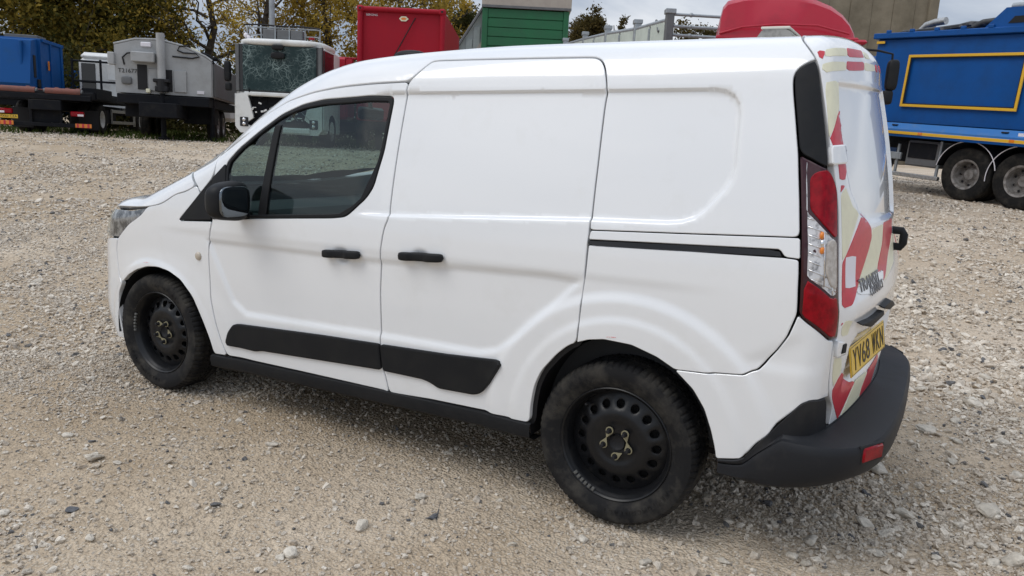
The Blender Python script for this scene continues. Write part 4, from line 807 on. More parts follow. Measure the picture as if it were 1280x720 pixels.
for wd,a0 in (('PREMIUMCONTACT',radians(60)),('205 60 R16',radians(245))):
    for i,ch in enumerate(wd):
        if ch==' ': continue
        q=text_mesh(ch,.026,.0008); a=a0-radians(5.2)*i+radians(150); rr=.262; up_=Vector((cos(a),0,sin(a))); rt_=Vector((sin(a),0,-cos(a)))
        mb.add([Vector((0,-.1029-.0006-v.co.z,0))+up_*(rr+v.co.y)+rt_*v.co.x for v in q.vertices],[tuple(p.vertices) for p in q.polygons])
TXT=raw(mb.v,mb.f);  TXT.materials.append(M['rubber'])
mb=MB(); mb.tube([(.178,-.035,.03),(.184,-.075,.032)],.005,8); VLV=raw(mb.v,mb.f,True,40); VLV.materials.append(M['seal'])
mb=MB()
for i in range(6): a=radians(100+5*i); mb.box((.2125*cos(a),-.084,.2125*sin(a)),(.016,.012,.012),.002,Matrix.Rotation(-a,3,'Y'))
BWT=raw(mb.v,mb.f); BWT.materials.append(mat('weathered_lead',(.10,.10,.095),.7))
def van_wheel(x,y,rz,spin,skip=None,dirs=(1,1,1,1,1)):
    w=link('wheel',WD,None,van); w.matrix_local=Matrix.Translation((x,y,.322))@Matrix.Rotation(rz,4,'Z')@Matrix.Rotation(spin,4,'Y')
    link('tyre',TY,None,w); link('hub_cap',CAPM,None,w); link('brake_drum',BRM,None,w)
    tag(link('tyre_lettering',TXT,None,w),kind='stuff'); link('valve_stem',VLV,None,w); link('balance_weight',BWT,None,w)
    for k in range(5):
        a=2*pi*k/5; c=(.054*cos(a),0,.054*sin(a))
        n=link('wheel_nut',NUT,None,w); n.location=c
        if k!=skip:
            p=link('nut_pointer',PTR,None,w); p.location=c; p.rotation_euler=(0,-(a+dirs[k]*(pi/2+.62)),0)
van_wheel(0,-.785,0,radians(-125+0),None,(1,-1,1,1,-1)); van_wheel(-2.662,-.785,0,radians(-60),None,(1,-1,1,-1,1))
van_wheel(0,.785,pi,.4); van_wheel(-2.662,.785,pi,1.1)
ROCKS= [(-2.041, -1.651, 0.113, 0), (-2.253, -1.531, 0.044, 2), (-1.886, -2.1, 0.053, 0), (-1.688, -1.966, 0.059, 2), (-1.461, -2.039, 0.053, 0), (-1.391, -2.212, 0.042, 1), (-1.447, -2.261, 0.041, 1), (-1.906, -1.639, 0.051, 0), (-1.059, -1.962, 0.048, 0), (-1.44, -1.513, 0.036, 0), (-1.396, -1.515, 0.032, 1), (-1.669, -1.876, 0.036, 1), (-1.46, -1.96, 0.023, 2), (0.88, 0.38, 0.114, 1), (0.871, -0.249, 0.107, 1), (0.71, -0.545, 0.092, 0), (0.662, -0.713, 0.059, 0), (0.713, -0.737, 0.046, 0), (0.755, -0.241, 0.046, 0), (1.316, 0.189, 0.137, 0), (1.314, 1.837, 0.148, 0), (1.062, 1.104, 0.14, 1), (1.003, -0.051, 0.101, 0), (1.38, -0.24, 0.099, 0), (1.316, -0.295, 0.072, 0), (1.125, -0.381, 0.066, 0), (1.282, -0.164, 0.05, 1), (0.947, -0.289, 0.064, 0), (0.932, -0.492, 0.066, 0), (1.185, -0.411, 0.059, 0), (0.846, 0.1, 0.057, 2), (1.421, 1.131, 0.085, 0), (1.452, 0.695, 0.092, 0), (-0.758, -1.434, 0.072, 0), (-0.59, -1.212, 0.062, 2), (-0.726, -1.109, 0.065, 1), (0.22, -1.048, 0.074, 0), (-0.038, -1.021, 0.054, 0), (0.454, -0.877, 0.052, 0), (0.445, -0.589, 0.05, 1), (-5.626, 0.128, 0.122, 1), (-5.571, 0.07, 0.094, 1), (-0.181, -0.924, 0.044, 0), (-0.242, -1.204, 0.041, 0), (-0.858, -1.742, 0.039, 1), (1.211, 1.42, 0.083, 0), (1.013, 1.984, 0.094, 0), (1.392, 2.572, 0.1, 0), (1.147, 2.724, 0.081, 1), (1.497, 1.633, 0.084, 1)]
# ------------------------------------------------------------------ the yard: ground, gravel, stones
FX=np.array([cos(YAW),sin(YAW)]); RX=np.array([sin(YAW),-cos(YAW)]); C2=np.array([CAM.x,CAM.y])
def XY(r,d): q=C2+RX*r+FX*d; return float(q[0]),float(q[1])
def rd(x,y): return (x-C2[0])*RX[0]+(y-C2[1])*RX[1],(x-C2[0])*FX[0]+(y-C2[1])*FX[1]
RZ=YAW-pi/2                                          # heading of the yard's long side
ramp=spl([-50,4.5,7,10,14.4,18,24,45,100,400],[0,0,.13,.42,.78,.93,1.02,1.3,2.,4.])
_tab=RNG.random((256,256))
def vnoise(x,y):
    xi,yi=np.floor(x).astype(int),np.floor(y).astype(int); fx,fy=x-xi,y-yi; fx=fx*fx*(3-2*fx); fy=fy*fy*(3-2*fy)
    g=lambda a,b:_tab[a%256,b%256]
    return (g(xi,yi)*(1-fx)+g(xi+1,yi)*fx)*(1-fy)+(g(xi,yi+1)*(1-fx)+g(xi+1,yi+1)*fx)*fy-.5
def H(x,y):
    x=np.asarray(x,float); y=np.asarray(y,float); r,d=rd(x,y)
    h=ramp(d); w=np.ones_like(h)
    for wx in (0,-2.662):
        for wy in (-.785,.785): w=np.minimum(w,sstep(.12,.5,np.hypot(x-wx,(y-wy)*1.3)))
    n=.05*vnoise(x*.55+9,y*.55+3)+.030*vnoise(x*1.7,y*1.7)+.014*vnoise(x*5,y*5)+.008*vnoise(x*14,y*14)
    return h+n*(.25+.75*w)-.002-.006*(1-w)
def lines(lo,hi,c0,c1,st,gr=1.18,mx=12):
    L=list(np.arange(c0,c1,st)); a=st; v=c1
    while v<hi: L.append(v); a=min(a*gr,mx); v+=a
    L.append(hi); a=st; v=c0-st; P=[]
    while v>lo: P.append(v); a=min(a*gr,mx); v-=a
    return np.array(P[::-1] if P and abs(P[-1]-lo)<1e-6 else [lo]+P[::-1]+[] ) if False else np.array([lo]+P[::-1]+L)
gr_,gd_=lines(-260,260,-4.5,3.6,.035),lines(-40,420,1.2,9.,.035)
A,B=np.meshgrid(gr_,gd_); X=C2[0]+A*RX[0]+B*FX[0]; Y=C2[1]+A*RX[1]+B*FX[1]; Z=H(X,Y)
nr,nd=len(gr_),len(gd_); idx=np.arange(nr*nd).reshape(nd,nr)
fc=np.stack([idx[:-1,:-1],idx[:-1,1:],idx[1:,1:],idx[1:,:-1]],-1).reshape(-1,4)
def gravel_mat():
    m=bpy.data.materials.new('gravel_ground'); m.use_nodes=True; t=m.node_tree; b=t.nodes['Principled BSDF']; N=t.nodes.new; K=t.links.new
    b.inputs['Roughness'].default_value=.95; b.inputs['Specular IOR Level'].default_value=.25
    tc=N('ShaderNodeTexCoord')
    def noise(s,d=5): n=N('ShaderNodeTexNoise'); n.inputs['Scale'].default_value=s; n.inputs['Detail'].default_value=d; n.inputs['Roughness'].default_value=.6; K(tc.outputs['Object'],n.inputs[0]); return n
    def ramp2(src,a,b_,ca,cb): r=N('ShaderNodeValToRGB'); e=r.color_ramp.elements; e[0].position=a; e[1].position=b_; e[0].color=(*ca,1); e[1].color=(*cb,1); K(src,r.inputs[0]); return r
    def vor(s): v=N('ShaderNodeTexVoronoi'); v.inputs['Scale'].default_value=s; K(tc.outputs['Object'],v.inputs[0]); return v
    big=ramp2(noise(.9).outputs[0],.36,.66,(.53,.43,.315),(.67,.57,.445))
    fine=ramp2(noise(38,8).outputs[0],.30,.70,(.62,.59,.56),(1.2,1.2,1.2))
    m1=N('ShaderNodeMix'); m1.data_type='RGBA'; m1.blend_type='MULTIPLY'; m1.inputs[0].default_value=.8; K(big.outputs[0],m1.inputs[6]); K(fine.outputs[0],m1.inputs[7])
    v1,v2=vor(85),vor(34)
    st=ramp2(v1.outputs['Color'],.05,.95,(.50,.425,.335),(.72,.65,.545))
    k1=ramp2(v1.outputs['Distance'],.30,.48,(1,1,1),(0,0,0)); pm=ramp2(noise(3.1).outputs[0],.40,.60,(.15,.15,.15),(.85,.85,.85))
    mu=N('ShaderNodeMath'); mu.operation='MULTIPLY'; K(k1.outputs[0],mu.inputs[0]); K(pm.outputs[0],mu.inputs[1])
    m2=N('ShaderNodeMix'); m2.data_type='RGBA'; K(mu.outputs[0],m2.inputs[0]); K(m1.outputs[2],m2.inputs[6]); K(st.outputs[0],m2.inputs[7]); pa=N('ShaderNodeAttribute'); pa.attribute_name='pale'; m3=N('ShaderNodeMix'); m3.data_type='RGBA'; m3.blend_type='MULTIPLY'; m3.inputs[7].default_value=(1.14,1.17,1.24,1); K(pa.outputs['Fac'],m3.inputs[0]); dp=ramp2(noise(.33,4).outputs[0],.42,.64,(.80,.76,.70),(1,1,1)); m4=N('ShaderNodeMix'); m4.data_type='RGBA'; m4.blend_type='MULTIPLY'; m4.inputs[0].default_value=1; K(m2.outputs[2],m4.inputs[6]); K(dp.outputs[0],m4.inputs[7]); K(m4.outputs[2],m3.inputs[6]); K(m3.outputs[2],b.inputs['Base Color'])
    ad=N('ShaderNodeMath'); ad.operation='ADD'; 
    inv=N('ShaderNodeMath'); inv.operation='SUBTRACT'; inv.inputs[0].default_value=1; K(v1.outputs['Distance'],inv.inputs[1])
    inv2=N('ShaderNodeMath'); inv2.operation='SUBTRACT'; inv2.inputs[0].default_value=1; K(v2.outputs['Distance'],inv2.inputs[1])
    K(inv.outputs[0],ad.inputs[0]); K(inv2.outputs[0],ad.inputs[1])
    ad2=N('ShaderNodeMath'); ad2.operation='ADD'; K(ad.outputs[0],ad2.inputs[0]); K(noise(60,6).outputs[0],ad2.inputs[1])
    bp=N('ShaderNodeBump'); bp.inputs['Strength'].default_value=.8; bp.inputs['Distance'].default_value=.013; K(ad2.outputs[0],bp.inputs['Height']); K(bp.outputs[0],b.inputs['Normal'])
    return m
me=bpy.data.meshes.new('ground'); me.from_pydata(np.stack([X.ravel(),Y.ravel(),Z.ravel()],-1),[],fc); me.update(); me.polygons.foreach_set('use_smooth',[True]*len(me.polygons))
pa=np.clip(sstep(.4,2.2,A+1.6*vnoise(X*.8,Y*.8)+.25*(B-4)),0,1)*np.clip(.75+.9*vnoise(X*1.9+7,Y*1.9),0,1); a_=me.attributes.new('pale','FLOAT','POINT'); a_.data.foreach_set('value',pa.ravel().astype(np.float32))
tag(link('ground',me,gravel_mat()),kind='structure')
def stone_mat(name,lo,hi,dark=True):
    m=bpy.data.materials.new(name); m.use_nodes=True; t=m.node_tree; b=t.nodes['Principled BSDF']; b.inputs['Roughness'].default_value=.92; b.inputs['Specular IOR Level'].default_value=.25
    oi=t.nodes.new('ShaderNodeObjectInfo'); r=t.nodes.new('ShaderNodeValToRGB'); e=r.color_ramp.elements; e[0].color=(*lo,1); e[1].color=(*hi,1)
    
    if dark: e[0].color=(.13,.13,.135,1); el=e.new(.03); el.color=(.16,.155,.15,1); el2=e.new(.06); el2.color=(*lo,1)
    t.links.new(oi.outputs['Random'],r.inputs[0])
    tc=t.nodes.new('ShaderNodeTexCoord'); n=t.nodes.new('ShaderNodeTexNoise'); n.inputs['Scale'].default_value=3.5; n.inputs['Detail'].default_value=8; t.links.new(tc.outputs['Object'],n.inputs[0])
    mr=t.nodes.new('ShaderNodeMapRange'); mr.inputs[1].default_value=.3; mr.inputs[2].default_value=.7; mr.inputs[3].default_value=.72; mr.inputs[4].default_value=1.2; t.links.new(n.outputs[0],mr.inputs[0])
    mx=t.nodes.new('ShaderNodeMix'); mx.data_type='RGBA'; mx.blend_type='MULTIPLY'; mx.inputs[0].default_value=1; t.links.new(r.outputs[0],mx.inputs[6]); t.links.new(mr.outputs[0],mx.inputs[7]); t.links.new(mx.outputs[2],b.inputs['Base Color'])
    bp=t.nodes.new('ShaderNodeBump'); bp.inputs['Strength'].default_value=.5; bp.inputs['Distance'].default_value=.03; t.links.new(n.outputs[0],bp.inputs['Height']); t.links.new(bp.outputs[0],b.inputs['Normal'])
    return m
SM=stone_mat('gravel_stone',(.46,.39,.31),(.74,.67,.57)); SD=stone_mat('pale_stone',(.50,.45,.375),(.66,.605,.52),False)
DK=mat('dark_stone',(.10,.105,.115),.85,noise=(6,(.17,.17,.175),.4,.7),bump=(20,.4,.01))
def hull(n,sc,seed,sub=0):
    rg=np.random.default_rng(seed); bm=bmesh.new(); q=rg.normal(size=(n,3)); q/=np.linalg.norm(q,axis=1,keepdims=True); q*=rg.uniform(.8,1.08,(n,1)); q=np.sign(q)*np.abs(q)**.85
    for a in q: bm.verts.new(Vector(a*sc*.5))
    r=bmesh.ops.convex_hull(bm,input=bm.verts); bmesh.ops.delete(bm,geom=[g for g in r['geom_interior'] if isinstance(g,bmesh.types.BMVert)],context='VERTS')
    if sub:
        bmesh.ops.bevel(bm,geom=bm.edges[:],offset=.045,segments=1,affect='EDGES',profile=.6)
    bmesh.ops.recalc_face_normals(bm,faces=bm.faces); me=bpy.data.meshes.new('stone'); bm.to_mesh(me); bm.free(); return me
# fine gravel: one mass of small stones
src=bpy.data.collections.new('gravel_shapes')
for k in range(10):
    me=hull(11+k%4,np.array([1,.8,.62]),100+k); me.materials.append(SM); o=bpy.data.objects.new('gravel_shape_%02d'%k,me); src.objects.link(o)
P=[];SZ=[]
def scatter(r0,r1,d0,d1,n,s0,s1,al,cl):
    r=RNG.uniform(r0,r1,n); d=RNG.uniform(d0,d1,n); X=C2[0]+r*RX[0]+d*FX[0]; Y=C2[1]+r*RX[1]+d*FX[1]
    m=np.abs(r)<d*.78+1.2
    f=vnoise(X*1.3+40,Y*1.3)+.6*vnoise(X*3.7,Y*3.7+11); m&=RNG.random(n)<np.clip(.5+cl*f+.10*(r>0),.16,1)
    X,Y=X[m],Y[m]; s=s0+(s1-s0)*RNG.random(len(X))**al; P.append(np.stack([X,Y,H(X,Y)+s*.12],-1)); SZ.append(s)
scatter(-4.5,3.8,1.2,4.6,150000,.007,.019,1.5,1.5); scatter(-4.5,3.8,1.2,4.6,60000,.014,.030,1.7,2.0); scatter(-4.5,3.8,1.2,4.6,3600,.024,.050,2.2,1.6)
scatter(.5,3.8,1.8,4.6,3200,.026,.062,1.9,1.2); scatter(.3,6,4.5,8.5,9000,.035,.095,2.0,1.2)
scatter(-7,6,4.5,8.5,130000,.011,.030,1.6,1.3); scatter(-7,6,4.5,8.5,26000,.022,.060,2.1,1.6)
scatter(-13,11,8.5,15,100000,.018,.055,1.7,1.1); scatter(-13,11,8.5,15,12000,.04,.10,2,1.2); scatter(-22,18,15,25,60000,.028,.08,1.8,1.)
P=np.concatenate(P); SZ=np.concatenate(SZ); n=len(P)
me=bpy.data.meshes.new('gravel'); me.from_pydata(P,[],[])
a=me.attributes.new('rot','FLOAT_VECTOR','POINT'); a.data.foreach_set('vector',np.stack([RNG.normal(0,.35,n),RNG.normal(0,.35,n),RNG.uniform(0,6.28,n)],-1).astype(np.float32).ravel())
a=me.attributes.new('scl','FLOAT','POINT'); a.data.foreach_set('value',SZ.astype(np.float32))
a=me.attributes.new('pick','INT','POINT'); a.data.foreach_set('value',RNG.integers(0,10,n).astype(np.int32))
gv=tag(link('gravel',me,SM),kind='stuff')
ng=bpy.data.node_groups.new('gravel_scatter','GeometryNodeTree'); ng.interface.new_socket('Geometry',in_out='INPUT',socket_type='NodeSocketGeometry'); ng.interface.new_socket('Geometry',in_out='OUTPUT',socket_type='NodeSocketGeometry')
N=ng.nodes.new; gi,go=N('NodeGroupInput'),N('NodeGroupOutput'); ip=N('GeometryNodeInstanceOnPoints'); ci=N('GeometryNodeCollectionInfo'); ci.inputs[0].default_value=src; ci.inputs[1].default_value=True; ci.inputs[2].default_value=True
def att(nm,ty): q=N('GeometryNodeInputNamedAttribute'); q.data_type=ty; q.inputs[0].default_value=nm; return next(o for o in q.outputs if o.enabled and o.name=='Attribute')
ip.inputs['Pick Instance'].default_value=True; L=ng.links.new
L(gi.outputs[0],ip.inputs['Points']); L(ci.outputs[0],ip.inputs['Instance']); L(att('pick','INT'),ip.inputs['Instance Index']); L(att('scl','FLOAT'),ip.inputs['Scale'])
er=N('FunctionNodeEulerToRotation'); L(att('rot','FLOAT_VECTOR'),er.inputs[0]); L(er.outputs[0],ip.inputs['Rotation']); L(ip.outputs[0],go.inputs[0])
gv.modifiers.new('scatter','NODES').node_group=ng
def stone_label(o,x,y):
    r,d=rd(x,y)
    if r<-.9: l='loose pale stone on the gravel in the lower left, before the front wheel' if d<4.6 else 'loose pale stone on the open gravel left of the van nose'
    elif r<.7: l='loose pale stone on the gravel before the rear wheel and sill'
    elif d<2.9: l='loose pale stone on the gravel below the rear bumper, at the lower right'
    elif d<4.4: l='loose pale stone on the gravel just right of the rear bumper'
    else: l='loose pale stone on the open gravel right of the van, towards the blue tipper'
    tag(o,l,'stone','loose stones on the gravel yard')
# single stones lying about
RKM=[]
for k in range(7):
    me=hull(17+k%3,np.array([1,.78,.55]),300+k,1); me.materials.append(SD); RKM.append(me)
RKD=[]
for k in range(2):
    me=hull(13,np.array([1,.7,.35]),400+k,1); me.materials.append(DK); RKD.append(me)
special={0:'large pale angular stone lying on bare dust left of the rear wheel',13:'broad grey stone right under the rear bumper corner',19:'largest pale stone far right of the rear bumper',33:'pale stone on bare dust in front of the rear wheel, near the lower edge',34:'dark blue-grey stone chip left of the rear wheel',14:'dark grey stone on the dust below the rear bumper',15:'rounded pale stone below the rear bumper, on shaded dust',3:'dark flat stone sliver lying left among pale gravel',20:'pale flat stone beyond the rear bumper on the right'}
for i,(x,y,s,k) in enumerate(ROCKS):
    src_=RKD if k==2 else RKM
    o=bpy.data.objects.new('stone',src_[i%len(src_)]); COL.objects.link(o); o.scale=(s,s,s*(.75+.3*RNG.random())); o.rotation_euler=(RNG.normal(0,.15),RNG.normal(0,.15),RNG.uniform(0,6.28)); o.location=(x,y,float(H(x,y))+s*.12)
    if i in special: tag(o,special[i],'stone')
    elif k==2: tag(o,'small dark stone lying among the pale gravel','stone','dark stones in the gravel')
    else: stone_label(o,x,y)
for i in range(190):
    if i<130: r,d=RNG.uniform(.6,3.4),RNG.uniform(1.9,7)
    else: r,d=RNG.uniform(-4.,.6),RNG.uniform(1.9,5)
    x,y=XY(r,d)
    if -3.4<x<.95 and -.95<y<.95: continue
    s=.028+.045*RNG.random()**2.2
    o=bpy.data.objects.new('stone',RKM[i%7]); COL.objects.link(o); o.scale=(s,s,s*(.7+.4*RNG.random())); o.rotation_euler=(RNG.normal(0,.25),RNG.normal(0,.25),RNG.uniform(0,6.28)); o.location=(x,y,float(H(x,y))+s*.12)
    stone_label(o,x,y)
# ------------------------------------------------------------------ materials of the yard's vehicles and buildings
def island_mat(name,cols,rough=.8):
    m=bpy.data.materials.new(name); m.use_nodes=True; t=m.node_tree; b=t.nodes['Principled BSDF']; b.inputs['Roughness'].default_value=rough; b.inputs['Specular IOR Level'].default_value=.2
    g=t.nodes.new('ShaderNodeNewGeometry'); r=t.nodes.new('ShaderNodeValToRGB'); r.color_ramp.interpolation='LINEAR'; e=r.color_ramp.elements
    e[0].position=0; e[0].color=(*cols[0],1); e[1].position=1; e[1].color=(*cols[-1],1)
    for i,c in enumerate(cols[1:-1]): q=e.new((i+1)/(len(cols)-1)); q.color=(*c,1)
    at=t.nodes.new('ShaderNodeAttribute'); at.attribute_name='clump'; ma=t.nodes.new('ShaderNodeMath'); ma.operation='MULTIPLY_ADD'; ma.inputs[1].default_value=.45; t.links.new(g.outputs['Random Per Island'],ma.inputs[0]); t.links.new(at.outputs['Fac'],ma.inputs[2]); t.links.new(ma.outputs[0],r.inputs[0]); t.links.new(r.outputs[0],b.inputs['Base Color'])
    tr=t.nodes.new('ShaderNodeBsdfTranslucent'); t.links.new(r.outputs[0],tr.inputs[0]); ms=t.nodes.new('ShaderNodeMixShader'); ms.inputs[0].default_value=.45
    t.links.new(b.outputs[0],ms.inputs[1]); t.links.new(tr.outputs[0],ms.inputs[2]); t.links.new(ms.outputs[0],t.nodes['Material Output'].inputs[0])
    return m
M.update(
 blue=mat('blue_lorry_paint',(.004,.075,.285),.42,coat=.06,spec=.25,noise=(2.5,(.006,.060,.21),.42,.75,.55)),
 blue2=mat('blue_skip_paint',(.006,.075,.26),.5,spec=.2,noise=(2.,(.015,.075,.20),.55,.8,.7)),
 lblue=mat('light_blue_paint',(.035,.17,.46),.4,coat=.3,noise=(5,(.10,.20,.38),.5,.8)),
 lyellow=mat('yellow_line_paint',(.72,.42,.03),.5),
 chassis=mat('chassis_black',(.007,.008,.011),.7,spec=.2,noise=(4,(.022,.021,.020),.5,.8)),
 ltyre=mat('lorry_tyre',(.010,.010,.010),.85,spec=.25,noise=(5,(.050,.045,.038),.45,.75,.95)),
 lrim=mat('lorry_rim',(.30,.29,.28),.45,metal=.5,noise=(9,(.10,.085,.07),.42,.7,.8)),
 wrim=mat('white_lorry_rim',(.62,.62,.60),.5,noise=(9,(.35,.32,.28),.5,.8)),
 lred=mat('red_lorry_paint',(.42,.018,.040),.36,coat=.25,spec=.3,noise=(3,(.33,.018,.035),.5,.8)),
 cred=mat('red_container_paint',(.33,.009,.022),.5,spec=.2,noise=(1.5,(.29,.011,.024),.4,.75)),
 green=mat('green_cladding',(.012,.125,.048),.5,noise=(1.5,(.018,.10,.045),.4,.75)),
 beige=mat('beige_cladding',(.40,.36,.31),.6,noise=(2,(.32,.28,.24),.4,.75)),
 grey=mat('grey_cladding',(.30,.34,.33),.55,noise=(3,(.22,.25,.24),.4,.75)),
 tank=mat('grey_tank_paint',(.36,.37,.375),.45,noise=(2.2,(.25,.25,.245),.45,.8,.65)),
 tankd=mat('dark_grey_paint',(.13,.135,.14),.5,noise=(3,(.09,.09,.09),.4,.8)),
 galv=mat('galvanised_steel',(.36,.39,.41),.5,metal=.5,noise=(6,(.27,.29,.30),.4,.7)),
 rust=mat('red_oxide',(.20,.072,.055),.75,noise=(6,(.12,.06,.05),.4,.7)),
 concrete=mat('stained_concrete',(.235,.205,.155),.95,spec=.15,noise=(.45,(.135,.118,.088),.36,.66),bump=(3,.4,.05)),
 bark=mat('bark',(.060,.048,.038),.95,noise=(6,(.10,.085,.07),.4,.7)),
 crack=None)
def crack_glass():
    m=mat('shattered_windscreen',(.035,.075,.075),.12,spec=.3); t=m.node_tree; b=t.nodes['Principled BSDF']; N=t.nodes.new; K=t.links.new
    tc=N('ShaderNodeTexCoord'); fac=None
    nz=N('ShaderNodeTexNoise'); nz.inputs['Scale'].default_value=2.2; K(tc.outputs['Object'],nz.inputs[0])
    mixv=N('ShaderNodeMix'); mixv.data_type='VECTOR'; mixv.inputs[0].default_value=.22; K(tc.outputs['Object'],mixv.inputs[4]); K(nz.outputs['Color'],mixv.inputs[5])
    for s,w in ((3.2,.022),(8,.035),(17,.04)):
        v=N('ShaderNodeTexVoronoi'); v.feature='DISTANCE_TO_EDGE'; v.inputs['Scale'].default_value=s; K(mixv.outputs[1],v.inputs[0])
        mr=N('ShaderNodeMapRange'); mr.inputs[1].default_value=0; mr.inputs[2].default_value=w*(1 if s<9 else 1.5); mr.inputs[3].default_value=1 if s<9 else .5; mr.inputs[4].default_value=0; K(v.outputs[0],mr.inputs[0])
        if fac is None: fac=mr.outputs[0]
        else:
            mx=N('ShaderNodeMath'); mx.operation='MAXIMUM'; K(fac,mx.inputs[0]); K(mr.outputs[0],mx.inputs[1]); fac=mx.outputs[0]
    n2=N('ShaderNodeTexNoise'); n2.inputs['Scale'].default_value=1.6; n2.inputs['Detail'].default_value=3; K(tc.outputs['Object'],n2.inputs[0]); r=N('ShaderNodeMapRange'); r.inputs[1].default_value=.38; r.inputs[2].default_value=.62; K(n2.outputs[0],r.inputs[0])
    mu=N('ShaderNodeMath'); mu.operation='MULTIPLY'; K(fac,mu.inputs[0]); K(r.outputs[0],mu.inputs[1])
    cm=N('ShaderNodeMix'); cm.data_type='RGBA'; cm.inputs[6].default_value=(.010,.028,.030,1); cm.inputs[7].default_value=(.26,.34,.33,1); K(mu.outputs[0],cm.inputs[0]); K(cm.outputs[2],b.inputs['Base Color'])
    return m
M['crack']=crack_glass()
LT=MB().lathe([(.27,-.135),(.33,-.150),(.42,-.152),(.475,-.145),(.495,-.12),(.50,-.06),(.492,-.055),(.492,-.045),(.502,-.04),(.502,.04),(.492,.045),(.492,.055),(.50,.06),(.495,.12),(.475,.145),(.42,.152),(.33,.150),(.27,.135)],48,'y'); LT=raw(LT.v,LT.f,True,50)
LR=MB().lathe([(0,-.03),(.055,-.03),(.09,-.03),(.105,.0),(.14,.02),(.215,.03),(.225,.0),(.232,-.10),(.245,-.13),(.28,-.14),(.285,-.125)],40,'y')
for k in range(10): LR.lathe([(0,-.005),(.010,-.004),(.012,.03)],6,'y',(.165*cos(2*pi*k/10),0,.165*sin(2*pi*k/10)))
LR=raw(LR.v,LR.f,True,45)
LHOLE=MB()
for k in range(8): LHOLE.lathe([(0,.012),(.022,.012),(.022,.03)],10,'y',(.19*cos(2*pi*(k+.5)/8),0,.19*sin(2*pi*(k+.5)/8)))
LHOLE=raw(LHOLE.v,LHOLE.f,True,40)
LT.materials.append(M['ltyre']); LHOLE.materials.append(M['seal']); LRW=LR.copy(); LR.materials.append(M['lrim']); LRW.materials.append(M['wrim'])
def lwheel(t,x,y,z=.5,rz=0,rim=None,axis='y'):
    w=link('wheel',LT,None,t); w.location=(x,y,z); w.rotation_euler=(0,random.random()*6,rz) if rz==0 else (0,0,rz)
    link('rim',rim or LR,None,w); link('hand_hole',LHOLE,None,w); return w
def part(t,name,m,*boxes,b=None):
    mb=MB()
    for c,d in boxes: mb.box(c,d,b)
    return mb.build(name,m,t)
def G(r,d): x,y=XY(r,d); return x,y,float(H(x,y))
# ------------------------------------------------------------------ blue tipper lorry on the right
t=thing('tipper_lorry','blue tipper lorry with a yellow outlined rectangle on its side','lorry',(-.087,14.312,.87),radians(-36.45)); t.rotation_euler=(0,.06,radians(-36.45))
mb=MB(); mb.box((1.6,1.22,2.20),(4.9,2.36,1.66),.02); body=mb.build('tipper_body','blue',t)
part(body,'top_rail','blue',((1.6,.02,3.085),(5.0,.16,.11)),((1.6,2.42,3.085),(5.0,.16,.11)))
for k in range(5): part(body,'tarp_bracket','blue',((-.55+.55*k,-.035,3.165),(.10,.05,.06)))
mb=MB(); mb.prism([(1.50,3.14),(1.84,3.47),(4.1,3.47),(4.1,3.14)],.08,((0,-.02,0),(1,0,0),(0,0,1),(0,1,0))); mb.build('side_extension','blue',body)
mb=MB(); mb.prism([(1.93,3.20),(2.03,3.315),(2.32,3.315),(2.40,3.20)],.006,((0,-.022,0),(1,0,0),(0,0,1),(0,-1,0))); mb.build('extension_slot','dark',body)
mb=MB(); mb.tube([(1.88,.10,3.50),(4.1,.10,3.50)],.06,12); mb.build('sheet_roller','galv',body,50)
mb=MB(); rg=np.random.default_rng(3)
for k in range(7):
    mb.tube([(-.7+2.25*i/9,.25+.18*k+.05*rg.normal(),3.13+.05*rg.random()+.012*i*(k<3)) for i in range(10)],[.035+.02*rg.random() for _ in range(10)],6)
mb.tube([(1.15,.15,3.18),(1.3,.2,3.27),(1.55,.25,3.30),(1.62,.3,3.2)],.06,8)
mb.build('rolled_sheet',mat('dark_sheet',(.03,.032,.035),.55,noise=(5,(.22,.22,.22),.5,.72)),body,50)
mb=MB(); mb.tube([(-.62,.9,3.05),(-.58,.9,3.25),(-.45,.9,3.38),(-.25,.9,3.43),(-.02,.9,3.45)],.075,14); mb.build('exhaust_stack','alu',t,50)
F0_=.045
fr=MB(); 
for c,d in (((1.22,-.012,2.675),(2.40,.024,.05)),((1.22,-.012,1.72),(2.40,.024,.05)),((.045,-.012,2.1975),(.05,.024,.905)),((2.395,-.012,2.1975),(.05,.024,.905))): fr.box(c,d,.004)
yf=fr.build('yellow_frame','lyellow',body)
fr=MB()
for c,d in (((1.22,-.006,2.640),(2.30,.016,.022)),((1.22,-.006,1.755),(2.30,.016,.022)),((.080,-.006,2.1975),(.022,.016,.862)),((2.360,-.006,2.1975),(.022,.016,.862))): fr.box(c,d,.003)
fr.build('black_frame','seal',yf)
part(body,'yellow_tab','lyellow',((-.72,-.014,2.96),(.20,.02,.05)))
mb=MB(); mb.prism([(0,1.37),(-.14,1.25),(-.14,1.21),(0,1.21)],4.9,((-.85,0,0),(0,1,0),(0,0,1),(1,0,0))); led=mb.build('lower_ledge','lblue',t)
part(led,'yellow_strip','lyellow',((1.6,-.148,1.180),(4.9,.012,.055)))
part(led,'lower_trim','blue',((1.6,-.12,1.125),(4.9,.04,.05)))
for x in (.72,2.55): part(led,'side_marker','amber',((x,-.158,1.185),(.09,.012,.05)))
for x in (.05,2.35): part(led,'ledge_catch','seal',((x,-.07,1.325),(.12,.05,.025)))
part(led,'white_plate','label',((2.72,-.10,1.30),(.22,.02,.06)))
part(t,'chassis','chassis',((1.2,.85,.98),(6.6,.16,.26)),((1.2,1.6,.98),(6.6,.16,.26)),((.2,1.2,.80),(.8,1.6,.4)),((1.6,1.22,1.27),(4.6,2.0,.12)))
